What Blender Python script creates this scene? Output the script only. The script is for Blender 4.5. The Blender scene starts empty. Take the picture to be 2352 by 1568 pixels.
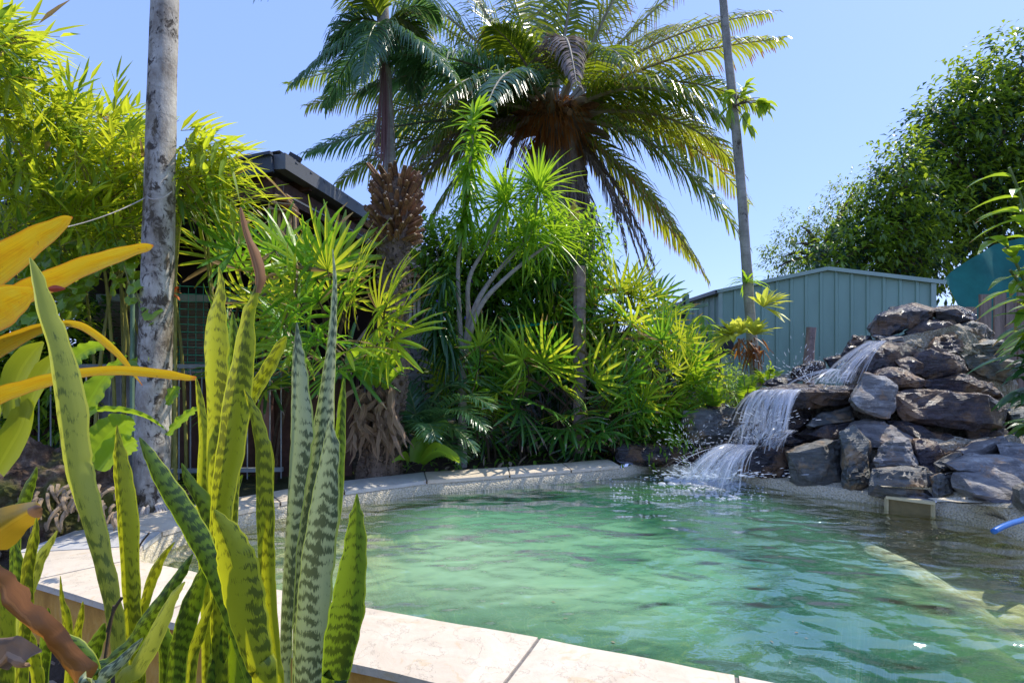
import bpy, bmesh, math, random
from mathutils import Vector, Matrix, noise
V = Vector
R = random.Random(11)
sc = bpy.context.scene
COL = sc.collection
F = 1250.0; HX = 1176.0; HY = 830.0; CH = 1.12      # calibration of the lens against the photograph

def P(vx, vy, D):
    return V(((vx-HX)/F*D, D, CH-(vy-HY)/F*D))
def G(vx, vy, z):
    return P(vx, vy, (CH-z)*F/(vy-HY))
def lerp(a, b, t): return a+(b-a)*t
def U(a, b): return R.uniform(a, b)
UP = V((0, 0, 1))

# ------------------------------------------------------------------ camera
cam = bpy.data.cameras.new('camera'); camo = bpy.data.objects.new('camera', cam); COL.objects.link(camo)
camo.location = (0, 0, CH); camo.rotation_euler = (math.radians(90), 0, 0)
cam.sensor_width = 36; cam.lens = F/2352*36; cam.shift_y = (HY-784)/2352; cam.clip_start = .05; cam.clip_end = 2000
sc.camera = camo

# ------------------------------------------------------------------ light
SUN_AZ = 60; SUN_EL = 54
sd = V((math.sin(math.radians(SUN_AZ))*math.cos(math.radians(SUN_EL)), math.cos(math.radians(SUN_AZ))*math.cos(math.radians(SUN_EL)), math.sin(math.radians(SUN_EL))))
sl = bpy.data.lights.new('sun', 'SUN'); sl.energy = 5.0; sl.angle = math.radians(.5); sl.color = (1, .94, .82)
so = bpy.data.objects.new('sun', sl); COL.objects.link(so); so.rotation_euler = sd.to_track_quat('Z', 'Y').to_euler()
w = bpy.data.worlds.new('World'); sc.world = w; w.use_nodes = True
nt = w.node_tree; bg = nt.nodes['Background']
sky = nt.nodes.new('ShaderNodeTexSky'); sky.sky_type = 'NISHITA'; sky.sun_disc = False
sky.sun_elevation = math.radians(SUN_EL); sky.sun_rotation = math.radians(SUN_AZ)
sky.altitude = 0; sky.air_density = 1.0; sky.dust_density = .6; sky.ozone_density = 2.0
mixs = nt.nodes.new('ShaderNodeMix'); mixs.data_type = 'RGBA'; mixs.inputs['Factor'].default_value = .45
nt.links.new(sky.outputs[0], mixs.inputs['A']); mixs.inputs['B'].default_value = (3.7, 5.8, 13.5, 1)
nt.links.new(mixs.outputs['Result'], bg.inputs[0]); bg.inputs[1].default_value = .15
sc.view_settings.view_transform = 'Standard'; sc.view_settings.look = 'None'; sc.view_settings.exposure = 0

# ------------------------------------------------------------------ node helper
class NT:
    def __init__(s, name):
        s.m = bpy.data.materials.new(name); s.m.use_nodes = True; s.t = s.m.node_tree; s.t.nodes.clear()
        s.out = s.n('OutputMaterial')
    def n(s, typ, **kw):
        nd = s.t.nodes.new('ShaderNode'+typ)
        for k, v in kw.items(): setattr(nd, k, v)
        return nd
    def l(s, a, b): s.t.links.new(a, b)
    def coords(s, which='Object', scale=(1, 1, 1), rot=(0, 0, 0)):
        tc = s.n('TexCoord'); mp = s.n('Mapping'); s.l(tc.outputs[which], mp.inputs['Vector'])
        mp.inputs['Scale'].default_value = scale; mp.inputs['Rotation'].default_value = rot
        return mp.outputs[0]
    def noise(s, vec, scale, detail=4, rough=.55, dist=0):
        nd = s.n('TexNoise'); nd.inputs['Scale'].default_value = scale; nd.inputs['Detail'].default_value = detail
        nd.inputs['Roughness'].default_value = rough; nd.inputs['Distortion'].default_value = dist
        if vec is not None: s.l(vec, nd.inputs['Vector'])
        return nd.outputs['Fac']
    def voro(s, vec, scale, feature='F1'):
        nd = s.n('TexVoronoi', feature=feature); nd.inputs['Scale'].default_value = scale
        s.l(vec, nd.inputs['Vector']); return nd.outputs['Distance']
    def ramp(s, fac, stops):
        r = s.n('ValToRGB'); e = r.color_ramp.elements
        while len(e) < len(stops): e.new(.5)
        for el, (p, c) in zip(e, stops):
            el.position = p; el.color = tuple(c)+((1,) if len(c) == 3 else ()) if not isinstance(c, (int, float)) else (c, c, c, 1)
        s.l(fac, r.inputs[0]); return r.outputs[0]
    def mix(s, f, a, b, mode='MIX'):
        m = s.n('Mix', data_type='RGBA', blend_type=mode)
        for k, x in (('Factor', f), ('A', a), ('B', b)):
            if isinstance(x, (int, float)): m.inputs[k].default_value = x if k == 'Factor' else (x, x, x, 1)
            elif isinstance(x, tuple): m.inputs[k].default_value = x+(1,)
            else: s.l(x, m.inputs[k])
        return m.outputs['Result']
    def math(s, op, a, b=0, c=0):
        m = s.n('Math', operation=op)
        for i, x in enumerate((a, b, c)):
            if isinstance(x, (int, float)): m.inputs[i].default_value = x
            else: s.l(x, m.inputs[i])
        return m.outputs[0]
    def bump(s, h, strength=.4, dist=.02):
        b = s.n('Bump'); b.inputs['Strength'].default_value = strength; b.inputs['Distance'].default_value = dist
        s.l(h, b.inputs['Height']); return b.outputs[0]
    def pbr(s, col, rough=.7, bump=None, spec=.4, metal=0, coat=0):
        p = s.n('BsdfPrincipled')
        if isinstance(col, tuple): p.inputs['Base Color'].default_value = col+(1,)
        else: s.l(col, p.inputs['Base Color'])
        if isinstance(rough, (int, float)): p.inputs['Roughness'].default_value = rough
        else: s.l(rough, p.inputs['Roughness'])
        p.inputs['Specular IOR Level'].default_value = spec; p.inputs['Metallic'].default_value = metal
        p.inputs['Coat Weight'].default_value = coat
        if bump is not None: s.l(bump, p.inputs['Normal'])
        return p
    def done(s, sh):
        s.l(sh.outputs[0], s.out.inputs[0]); return s.m

def simple(name, c, rough=.6, var=.25, scale=8, bump=.2, metal=0, spec=.4, bd=.01, stretch=(1, 1, 1)):
    t = NT(name); co = t.coords('Object', stretch); nz = t.noise(co, scale, 5, .65)
    lo = tuple(x*(1-var) for x in c); hi = tuple(min(1, x*(1+var)) for x in c)
    col = t.ramp(nz, [(.3, lo), (.7, hi)])
    return t.done(t.pbr(col, rough, t.bump(t.noise(co, scale*5, 4, .7), bump, bd), spec, metal))

def leafmat(name, c1, c2, tr, tf=.42, rough=.38, tip=None, tip0=.85, spec=.5, dead=.0, deadc=(.25, .17, .07)):
    kk = 2.3 if 'lady' in name or name == 'shrub_leaf' else 2.1 if 'palm' in name else 1.4 if 'tree' in name else 1.6
    if c1[0] < .2: c1, c2, tr = [tuple(min(.95, x*q) for x in c) for c, q in ((c1, kk), (c2, kk), (tr, 1.35+(kk-1.6)*.5))]
    t = NT(name)
    g = t.n('NewGeometry'); rnd = g.outputs['Random Per Island']
    tc = t.n('TexCoord'); sx = t.n('SeparateXYZ'); t.l(tc.outputs['UV'], sx.inputs[0])
    nz = t.noise(t.coords('Object'), 2.2, 3)
    f = t.math('ADD', t.math('MULTIPLY', rnd, .6), t.math('MULTIPLY', nz, .5))
    f = t.math('SUBTRACT', f, .05)
    col = t.mix(f, c1, c2)
    mid = t.math('ABSOLUTE', t.math('SUBTRACT', sx.outputs[0], .5))
    rib = t.math('LESS_THAN', mid, .05)
    veins = t.noise(t.coords('UV', (40, 2.5, 1)), 1, 2)
    col = t.mix(t.math('MULTIPLY', veins, .35), col, tuple(x*.55 for x in c1))
    col = t.mix(t.math('MULTIPLY', rib, .35), col, tuple(min(1, x*1.9) for x in c2))
    trn = t.mix(t.math('MULTIPLY', veins, .5), tr, tuple(x*.6 for x in tr))
    trn = t.mix(t.math('MULTIPLY', rnd, .55), trn, (tr[0]*.42, tr[1]*.6, tr[2]*.6))
    if tip:
        k = t.math('GREATER_THAN', t.math('ADD', sx.outputs[1], t.math('MULTIPLY', rnd, .16)), tip0)
        k = t.math('MULTIPLY', k, t.math('GREATER_THAN', nz, .46))
        col = t.mix(k, col, tip); trn = t.mix(k, trn, tip)
    if dead > 0:
        r2 = t.math('FRACT', t.math('MULTIPLY', rnd, 17.3)); k = t.math('LESS_THAN', r2, dead)
        col = t.mix(k, col, deadc); trn = t.mix(k, trn, tuple(x*1.3 for x in deadc))
    bp = t.bump(veins, .25, .002)
    p = t.pbr(col, rough, bp, spec)
    tl = t.n('BsdfTranslucent'); t.l(trn, tl.inputs[0])
    m = t.n('MixShader'); m.inputs[0].default_value = tf
    t.l(p.outputs[0], m.inputs[1]); t.l(tl.outputs[0], m.inputs[2])
    return t.done(m)

M = {}
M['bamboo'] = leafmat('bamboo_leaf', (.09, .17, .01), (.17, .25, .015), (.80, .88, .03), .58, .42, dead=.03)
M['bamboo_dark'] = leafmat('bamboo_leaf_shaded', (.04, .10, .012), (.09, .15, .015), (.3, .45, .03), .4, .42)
M['palm'] = leafmat('palm_leaflet', (.022, .055, .014), (.05, .085, .018), (.34, .40, .02), .38, .26, tip=(.30, .20, .05), tip0=.95, spec=.7)
M['palm_gold'] = leafmat('ageing_palm_leaflet', (.05, .085, .014), (.10, .11, .018), (.48, .48, .03), .42, .3, tip=(.4, .2, .04), tip0=.85, spec=.6)
M['palm_blue'] = leafmat('bluish_palm_leaflet', (.018, .055, .03), (.035, .08, .03), (.2, .36, .08), .32, .28, spec=.7)
M['palm_dead'] = leafmat('dry_palm_leaflet', (.22, .18, .16), (.33, .27, .24), (.32, .24, .18), .3, .75, spec=.2)
M['purple'] = leafmat('dry_flower_strand', (.14, .07, .07), (.24, .14, .13), (.25, .12, .1), .3, .7, spec=.2)
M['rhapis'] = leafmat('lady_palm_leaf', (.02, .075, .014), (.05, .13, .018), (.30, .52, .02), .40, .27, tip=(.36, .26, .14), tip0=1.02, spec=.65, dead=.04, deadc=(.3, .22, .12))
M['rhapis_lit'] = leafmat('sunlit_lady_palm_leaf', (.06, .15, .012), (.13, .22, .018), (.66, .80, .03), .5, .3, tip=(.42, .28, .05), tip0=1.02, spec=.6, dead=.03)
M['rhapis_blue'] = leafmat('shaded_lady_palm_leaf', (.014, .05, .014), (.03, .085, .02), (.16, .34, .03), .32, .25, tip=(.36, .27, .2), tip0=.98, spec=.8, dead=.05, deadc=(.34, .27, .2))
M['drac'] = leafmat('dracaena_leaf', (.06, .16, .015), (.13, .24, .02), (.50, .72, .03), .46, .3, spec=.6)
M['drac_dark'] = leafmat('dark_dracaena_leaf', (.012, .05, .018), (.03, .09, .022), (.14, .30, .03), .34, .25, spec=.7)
M['shrub'] = leafmat('shrub_leaf', (.03, .09, .012), (.08, .16, .016), (.42, .60, .03), .42, .35, spec=.5)
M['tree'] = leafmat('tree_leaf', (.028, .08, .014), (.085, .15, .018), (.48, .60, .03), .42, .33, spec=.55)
M['tree_dark'] = leafmat('dark_tree_leaf', (.01, .04, .026), (.025, .07, .03), (.07, .17, .04), .3, .35, spec=.5)  # inner foliage leaf: shade within the crowns put into its colour
M['tree_pale'] = leafmat('pale_tree_leaf', (.06, .11, .03), (.11, .17, .04), (.40, .50, .10), .42, .4, spec=.5)
M['ginger'] = leafmat('ginger_leaf', (.05, .14, .012), (.12, .21, .02), (.56, .70, .03), .45, .28, tip=(.4, .25, .06), tip0=1.0, spec=.6)
M['vine'] = leafmat('vine_leaf', (.08, .17, .012), (.15, .25, .02), (.62, .80, .04), .46, .3, spec=.6)
M['fern'] = leafmat('fern_leaf', (.06, .17, .012), (.14, .24, .02), (.55, .75, .03), .46, .4, spec=.4)
M['nest'] = leafmat('nest_fern_leaf', (.07, .17, .014), (.14, .25, .02), (.55, .72, .03), .42, .33, spec=.5)
M['brom'] = leafmat('yellow_bromeliad_leaf', (.34, .24, .01), (.42, .34, .015), (.95, .60, .015), .55, .4, tip=(.5, .1, .05), tip0=1.08, spec=.4)
M['brom_small'] = leafmat('lemon_bromeliad_leaf', (.55, .56, .06), (.72, .70, .12), (1, .98, .12), .5, .35, spec=.5)
M['dry'] = leafmat('dry_brown_leaf', (.201, .075, .02), (.42, .17, .04), (.75, .28, .04), .35, .45, spec=.5)
M['litter'] = leafmat('leaf_litter', (.12, .08, .05), (.32, .25, .18), (.2, .12, .05), .15, .8, spec=.2)

M['straw_leaf'] = leafmat('papery_dried_leaf', (.21, .13, .08), (.40, .28, .19), (.32, .19, .10), .25, .75, spec=.2)
M['red_tip'] = leafmat('red_leaf_tip', (.35, .05, .04), (.5, .12, .08), (.6, .12, .08), .4, .4)
M['snake_tip'] = leafmat('withered_leaf_tip', (.26, .11, .045), (.48, .26, .12), (.6, .26, .08), .3, .6, spec=.3)
M['tank'] = leafmat('olive_broad_leaf', (.13, .18, .012), (.22, .22, .02), (.55, .55, .02), .42, .35, spec=.5)
M['yellow_dead'] = leafmat('yellow_dying_leaf', (.45, .28, .02), (.55, .32, .03), (.8, .45, .02), .35, .4, tip=(.3, .16, .08), tip0=.75)
def brommat():
    t = NT('golden_bromeliad_leaf'); tc = t.n('TexCoord'); sx = t.n('SeparateXYZ'); t.l(tc.outputs['UV'], sx.inputs[0])
    st = t.noise(t.coords('UV', (34, 1.2, 1)), 1.7, 5, .75); bl = t.noise(t.coords('UV', (1.2, 3, 1)), 1.6, 4, .6, .5); sp = t.noise(t.coords('Object'), 38, 4, .7)
    col = t.ramp(bl, [(.30, (.66, .30, .01)), (.46, (.74, .48, .012)), (.66, (.66, .58, .04))])
    col = t.mix(t.ramp(st, [(.4, 0.0), (.62, .75)]), col, (.42, .20, .008))
    col = t.mix(t.ramp(sp, [(.64, 0.0), (.70, .7)]), col, (.22, .09, .02))
    e = t.ramp(t.math('ABSOLUTE', t.math('SUBTRACT', sx.outputs[0], .5)), [(.42, 0.0), (.49, .8)]); col = t.mix(e, col, (.45, .10, .02))
    k = t.ramp(sx.outputs[1], [(.93, 0.0), (.985, 1.0)]); col = t.mix(k, col, (.55, .08, .04))
    trn = t.mix(.3, col, (1.0, .66, .02))
    p = t.pbr(col, .32, t.bump(st, .35, .003), .5); tl = t.n('BsdfTranslucent'); t.l(trn, tl.inputs[0]); m = t.n('MixShader'); m.inputs[0].default_value = .38
    t.l(p.outputs[0], m.inputs[1]); t.l(tl.outputs[0], m.inputs[2]); return t.done(m)
M['brom'] = brommat()
def snakemat(name, base, dark, edge, tr, tf, bands, thr):
    t = NT(name)
    tc = t.n('TexCoord'); sx = t.n('SeparateXYZ'); t.l(tc.outputs['UV'], sx.inputs[0])
    g = t.n('NewGeometry'); rnd = g.outputs['Random Per Island']
    oi = t.n('ObjectInfo')
    uvo = t.n('CombineXYZ')
    t.l(t.math('MULTIPLY', sx.outputs[0], 1.0), uvo.inputs[0]); t.l(t.math('ADD', sx.outputs[1], t.math('MULTIPLY', oi.outputs['Random'], 40)), uvo.inputs[1])
    mp = t.n('Mapping'); t.l(uvo.outputs[0], mp.inputs[0]); mp.inputs['Scale'].default_value = (2.5, 11, 1)
    n1 = t.noise(mp.outputs[0], 1.0, 4, .7, .6)
    mp2 = t.n('Mapping'); t.l(uvo.outputs[0], mp2.inputs[0]); mp2.inputs['Scale'].default_value = (30, 14, 1)
    n2 = t.noise(mp2.outputs[0], 1.5, 5, .8)
    mp3 = t.n('Mapping'); t.l(uvo.outputs[0], mp3.inputs[0]); mp3.inputs['Scale'].default_value = (1.5, 3, 1)
    n3 = t.noise(mp3.outputs[0], 1.0, 2)
    ph = t.math('ADD', t.math('MULTIPLY', sx.outputs[1], bands), t.math('MULTIPLY', n1, 16))
    ph = t.math('ADD', ph, t.math('MULTIPLY', t.math('ABSOLUTE', t.math('SUBTRACT', sx.outputs[0], .5)), -5))
    mp4 = t.n('Mapping'); t.l(uvo.outputs[0], mp4.inputs[0]); mp4.inputs['Scale'].default_value = (34, 5, 1)
    ph = t.math('ADD', ph, t.math('MULTIPLY', t.noise(mp4.outputs[0], 1.0, 5, .8), 7))
    wv = t.math('SINE', ph)
    v = t.math('ADD', t.math('ADD', t.math('MULTIPLY', wv, .36), t.math('MULTIPLY', t.math('SUBTRACT', n2, .5), 2.2)), t.math('MULTIPLY', t.math('SUBTRACT', n3, .5), 3.2))
    k = t.ramp(v, [(thr, 0.0), (thr+.14, 1.0)])
    fine = t.noise(t.coords('UV', (60, 6, 1)), 1.2, 3)
    b2 = t.mix(t.math('MULTIPLY', fine, .5), base, tuple(x*.6 for x in base))
    col = t.mix(t.math('MULTIPLY', k, .9), b2, dark)
    e = t.math('GREATER_THAN', t.math('ABSOLUTE', t.math('SUBTRACT', sx.outputs[0], .5)), .455)
    col = t.mix(e, col, edge)
    trn = t.mix(t.math('MULTIPLY', k, .8), tr, tuple(x*.25 for x in tr)); trn = t.mix(e, trn, tuple(min(1, x*1.2) for x in tr))
    p = t.pbr(col, .33, t.bump(t.noise(t.coords('UV', (70, 3, 1)), 1.5, 3), .25, .002), .55)
    tl = t.n('BsdfTranslucent'); t.l(trn, tl.inputs[0]); m = t.n('MixShader'); m.inputs[0].default_value = tf
    t.l(p.outputs[0], m.inputs[1]); t.l(tl.outputs[0], m.inputs[2]); return t.done(m)
M['snake'] = snakemat('green_snake_plant_leaf', (.20, .27, .02), (.018, .07, .01), (.5, .5, .03), (.78, .78, .02), .45, 230, .06)
M['snake_dark'] = snakemat('dark_snake_plant_leaf', (.11, .21, .02), (.009, .04, .009), (.4, .46, .03), (.42, .58, .015), .36, 260, -.02)
M['snake_silver'] = snakemat('silver_snake_plant_leaf', (.52, .56, .30), (.018, .055, .035), (.46, .52, .1), (.50, .58, .15), .25, 240, .02)
M['snake_pale'] = snakemat('pale_snake_plant_leaf', (.34, .38, .06), (.08, .16, .03), (.5, .5, .05), (.75, .78, .08), .42, 150, .34)

def barkmat(name, a, b, spot, rings=0, sc_=7, spotthr=.56, moss=None):
    t = NT(name); co = t.coords('Object', (1, 1, .55))
    n1 = t.noise(co, sc_, 6, .7); n2 = t.noise(t.coords('Object', (1, 1, .7)), sc_*2.6, 6, .75, .5)
    n4 = t.noise(t.coords('Object', (1, 1, .4)), sc_*.6, 3, .6, .4)
    col = t.ramp(n1, [(.35, a), (.65, b)])
    k = t.ramp(t.math('ADD', t.math('MULTIPLY', n2, .6), t.math('MULTIPLY', n4, .4)), [(spotthr, 0.0), (spotthr+.05, 1.0)])
    col = t.mix(k, col, spot)
    if moss: col = t.mix(t.ramp(n4, [(.5, 0.0), (.64, .8)]), col, moss)
    h = t.noise(co, sc_*6, 6, .75)
    if rings:
        sx = t.n('SeparateXYZ'); t.l(t.coords('Object'), sx.inputs[0])
        wv = t.math('SINE', t.math('ADD', t.math('MULTIPLY', sx.outputs[2], rings), t.math('MULTIPLY', n1, 6)))
        kr = t.ramp(wv, [(.9, 0.0), (1.0, .22)]); col = t.mix(kr, col, tuple(x*.5 for x in a))
        h = t.math('ADD', h, t.math('MULTIPLY', kr, -.6))
    return t.done(t.pbr(col, .85, t.bump(h, .7, .012), .25))
M['trunk_grey'] = barkmat('grey_lichen_bark', (.23, .19, .15), (.62, .58, .50), (.055, .045, .04), 34, 7, .505, moss=(.17, .13, .07))
M['trunk_thin'] = barkmat('thin_palm_bark', (.24, .22, .18), (.42, .39, .33), (.09, .07, .06), 60, 9, .57)
M['trunk_brown'] = barkmat('fibrous_brown_bark', (.09, .06, .04), (.25, .18, .13), (.03, .02, .015), 0, 12, .56)
M['trunk_big'] = barkmat('big_palm_bark', (.17, .13, .1), (.36, .29, .24), (.07, .05, .04), 22, 6, .58)
M['branch'] = barkmat('pale_branch_bark', (.26, .22, .19), (.42, .37, .33), (.12, .09, .08), 90, 12, .6)
M['cane'] = simple('brown_cane', (.09, .06, .035), .7, .5, 20)
M['culm'] = simple('bamboo_culm', (.28, .26, .06), .45, .4, 8)
M['rachis'] = simple('frond_stalk', (.32, .28, .2), .5, .3, 6)
M['rachis_green'] = simple('green_frond_stalk', (.16, .2, .06), .45, .3, 6)
M['rachis_dead'] = simple('dry_frond_stalk', (.3, .24, .19), .8, .3, 6)
M['boot'] = simple('cut_frond_base', (.24, .125, .06), .75, .7, 14, .6)
M['boot_tip'] = simple('pale_cut_end', (.5, .36, .22), .8, .4, 30, .6)
M['fibre'] = simple('palm_fibre', (.10, .045, .03), .9, .6, 30, .9, bd=.03)
M['soil'] = None

def soil():
    t = NT('garden_soil'); co = t.coords('Object')
    n = t.noise(co, 5, 7, .7); n2 = t.noise(co, .5, 3)
    col = t.ramp(n, [(.3, (.035, .024, .016)), (.55, (.10, .072, .05)), (.75, (.22, .17, .12))])
    col = t.mix(t.ramp(n2, [(.5, 0.0), (.62, .5)]), col, (.05, .09, .02))
    return t.done(t.pbr(col, .95, t.bump(t.noise(co, 22, 7, .75), 1, .04), .2))
M['soil'] = soil()
def mound():
    t = NT('root_mound'); co = t.coords('Object')
    n = t.noise(co, 9, 7, .75); n2 = t.noise(co, 3, 4)
    col = t.ramp(n, [(.35, (.05, .032, .022)), (.5, (.17, .11, .075)), (.68, (.40, .30, .22))])
    col = t.mix(t.ramp(n2, [(.47, 0.0), (.6, .85)]), col, (.15, .17, .03))
    return t.done(t.pbr(col, .95, t.bump(t.noise(co, 30, 8, .8), 1, .05), .2))
M['mound'] = mound()

def rockmat(name, c0, c1, c2, rust, rough, rustthr=.6, rot=(0.3, 0.5, 0.2), lich=.0):
    t = NT(name)
    oi = t.n('ObjectInfo'); tc = t.n('TexCoord'); ad = t.n('VectorMath', operation='ADD')
    cm = t.n('CombineXYZ'); t.l(t.math('MULTIPLY', oi.outputs['Random'], 37), cm.inputs[0]); t.l(t.math('MULTIPLY', oi.outputs['Random'], 11), cm.inputs[2])
    t.l(tc.outputs['Object'], ad.inputs[0]); t.l(cm.outputs[0], ad.inputs[1])
    def mp(s_, r_=rot):
        q = t.n('Mapping'); t.l(ad.outputs[0], q.inputs[0]); q.inputs['Scale'].default_value = s_; q.inputs['Rotation'].default_value = r_; return q.outputs[0]
    st = t.noise(mp((1.5, 1.5, 9)), 2.4, 7, .7, .5)
    st2 = t.noise(mp((3, 3, 22)), 3, 6, .7, .4)
    pt = t.noise(mp((1, 1, 1), (0, 0, 0)), 5, 6, .65, .3)
    col = t.ramp(st, [(.3, c0), (.5, c1), (.7, c2)])
    col = t.mix(t.ramp(st2, [(.5, 0.0), (.7, .6)]), col, c0)
    col = t.mix(t.ramp(pt, [(rustthr, 0.0), (rustthr+.1, .85)]), col, rust)
    pal = t.noise(mp((1, 1, 1), (1, 0, 0)), 9, 6, .75, .2)
    col = t.mix(t.ramp(pal, [(.60-lich*.1, 0.0), (.74-lich*.1, .2+lich*.8)]), col, tuple(min(1, x*1.7+.04) for x in c2))
    col = t.mix(t.math('MULTIPLY', t.math('SUBTRACT', oi.outputs['Random'], .4), .5), col, (.16, .12, .09))
    rg = t.ramp(pt, [(.35, rough), (.7, min(1, rough+.3))])
    h = t.math('ADD', t.math('MULTIPLY', st2, 1.0), t.math('MULTIPLY', t.noise(mp((1, 1, 2)), 26, 6, .75), .5))
    h = t.math('ADD', h, t.math('MULTIPLY', st, 1.2))
    return t.done(t.pbr(col, rg, t.bump(h, .9, .022), .6))
M['rock_dark'] = rockmat('wet_dark_slate', (.008, .008, .011), (.032, .028, .034), (.10, .088, .10), (.17, .09, .04), .10, .49)
M['rock_purple'] = rockmat('damp_purple_slate', (.014, .011, .015), (.055, .042, .052), (.16, .13, .14), (.30, .17, .08), .17, .48)
M['rock_grey'] = rockmat('grey_green_slate', (.035, .04, .042), (.10, .115, .11), (.24, .25, .235), (.34, .22, .11), .35, .52, lich=.4)
M['rock_pale'] = rockmat('pale_dry_slate', (.07, .07, .072), (.22, .21, .205), (.42, .40, .37), (.36, .22, .12), .5, .54, lich=.5)

def pebble(name, c, c2, scale=60, dark=(.09, .075, .05)):
    t = NT(name); co = t.coords('Object'); vd = t.voro(co, scale); n = t.noise(co, 2.5, 4)
    col = t.mix(n, c, c2); col = t.mix(t.ramp(vd, [(.35, 0.0), (.75, .42)]), col, dark)
    col = t.mix(t.ramp(t.noise(co, 90, 2), [(.45, 0.0), (.6, .35)]), col, (.75, .7, .6))
    h = t.math('SUBTRACT', 1, vd)
    return t.done(t.pbr(col, .75, t.bump(h, .7, .012), .35))
M['pebble'] = pebble('pebblecrete', (.64, .55, .38), (.50, .43, .28), 75)
M['mortar'] = pebble('rock_mortar', (.34, .27, .17), (.22, .18, .12), 40)
def stone(name, a, b, stain, thr=.58):
    t = NT(name); co = t.coords('Object')
    oi = t.n('ObjectInfo')
    n = t.noise(co, 3.2, 6, .7, .8); n2 = t.noise(co, 14, 6, .75, .4); n3 = t.noise(co, 7, 5, .7, 1.0)
    col = t.mix(t.ramp(n, [(.35, 0.0), (.65, 1.0)]), a, b)
    col = t.mix(t.ramp(n2, [(.52, 0.0), (.66, .22)]), col, tuple(x*.6 for x in a))
    col = t.mix(t.ramp(n3, [(thr, 0.0), (thr+.05, .45)]), col, stain)
    crack = t.ramp(t.math('ABSOLUTE', t.math('SUBTRACT', t.noise(co, 5, 8, .62, .3), .5)), [(.0, 1.0), (.006, 0.0)])
    col = t.mix(t.math('MULTIPLY', crack, .08), col, tuple(x*.4 for x in a))
    col = t.mix(t.math('MULTIPLY', oi.outputs['Random'], .2), col, (.5, .47, .42))
    h = t.math('ADD', t.math('MULTIPLY', n2, .6), t.math('MULTIPLY', crack, -.5))
    return t.done(t.pbr(col, .6, t.bump(h, .5, .008), .4))
M['coping'] = stone('cream_slate_coping', (.64, .52, .38), (.78, .67, .52), (.62, .42, .2))
M['coping_grey'] = stone('grey_slate_coping', (.44, .43, .41), (.58, .55, .50), (.45, .36, .26))
M['joint'] = simple('mortar_joint', (.22, .2, .18), .95, .3, 40, .6)
def render_wall():
    t = NT('ochre_rendered_wall'); co = t.coords('Object')
    n = t.noise(t.coords('Object', (1, 1, .35)), 5, 6, .7); n2 = t.noise(co, 40, 5, .7)
    sx = t.n('SeparateXYZ'); t.l(co, sx.inputs[0])
    col = t.ramp(n, [(.28, (.34, .14, .025)), (.5, (.70, .34, .06)), (.72, (.82, .52, .18))])
    k = t.ramp(sx.outputs[2], [(.02, 0.0), (.12, .7)])
    col = t.mix(t.math('MULTIPLY', k, n), col, (.12, .07, .04))
    return t.done(t.pbr(col, .85, t.bump(n2, .5, .01), .3))
M['render'] = render_wall()
def floor_mat():
    t = NT('pool_floor'); co = t.coords('Object')
    sx = t.n('SeparateXYZ'); t.l(co, sx.inputs[0])
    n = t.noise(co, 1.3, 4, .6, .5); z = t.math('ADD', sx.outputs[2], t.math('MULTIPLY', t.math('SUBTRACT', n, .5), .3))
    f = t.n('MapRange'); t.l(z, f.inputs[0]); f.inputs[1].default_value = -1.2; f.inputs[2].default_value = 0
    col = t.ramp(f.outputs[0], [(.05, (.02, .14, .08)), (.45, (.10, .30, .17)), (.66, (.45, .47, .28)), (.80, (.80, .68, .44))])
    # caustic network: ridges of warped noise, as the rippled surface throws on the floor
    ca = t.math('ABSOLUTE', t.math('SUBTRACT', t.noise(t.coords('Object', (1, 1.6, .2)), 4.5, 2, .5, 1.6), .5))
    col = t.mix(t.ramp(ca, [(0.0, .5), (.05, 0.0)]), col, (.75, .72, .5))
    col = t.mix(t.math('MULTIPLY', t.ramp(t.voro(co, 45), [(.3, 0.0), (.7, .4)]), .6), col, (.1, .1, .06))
    return t.done(t.pbr(col, .8, None, .2))
M['floor'] = floor_mat()

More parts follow.
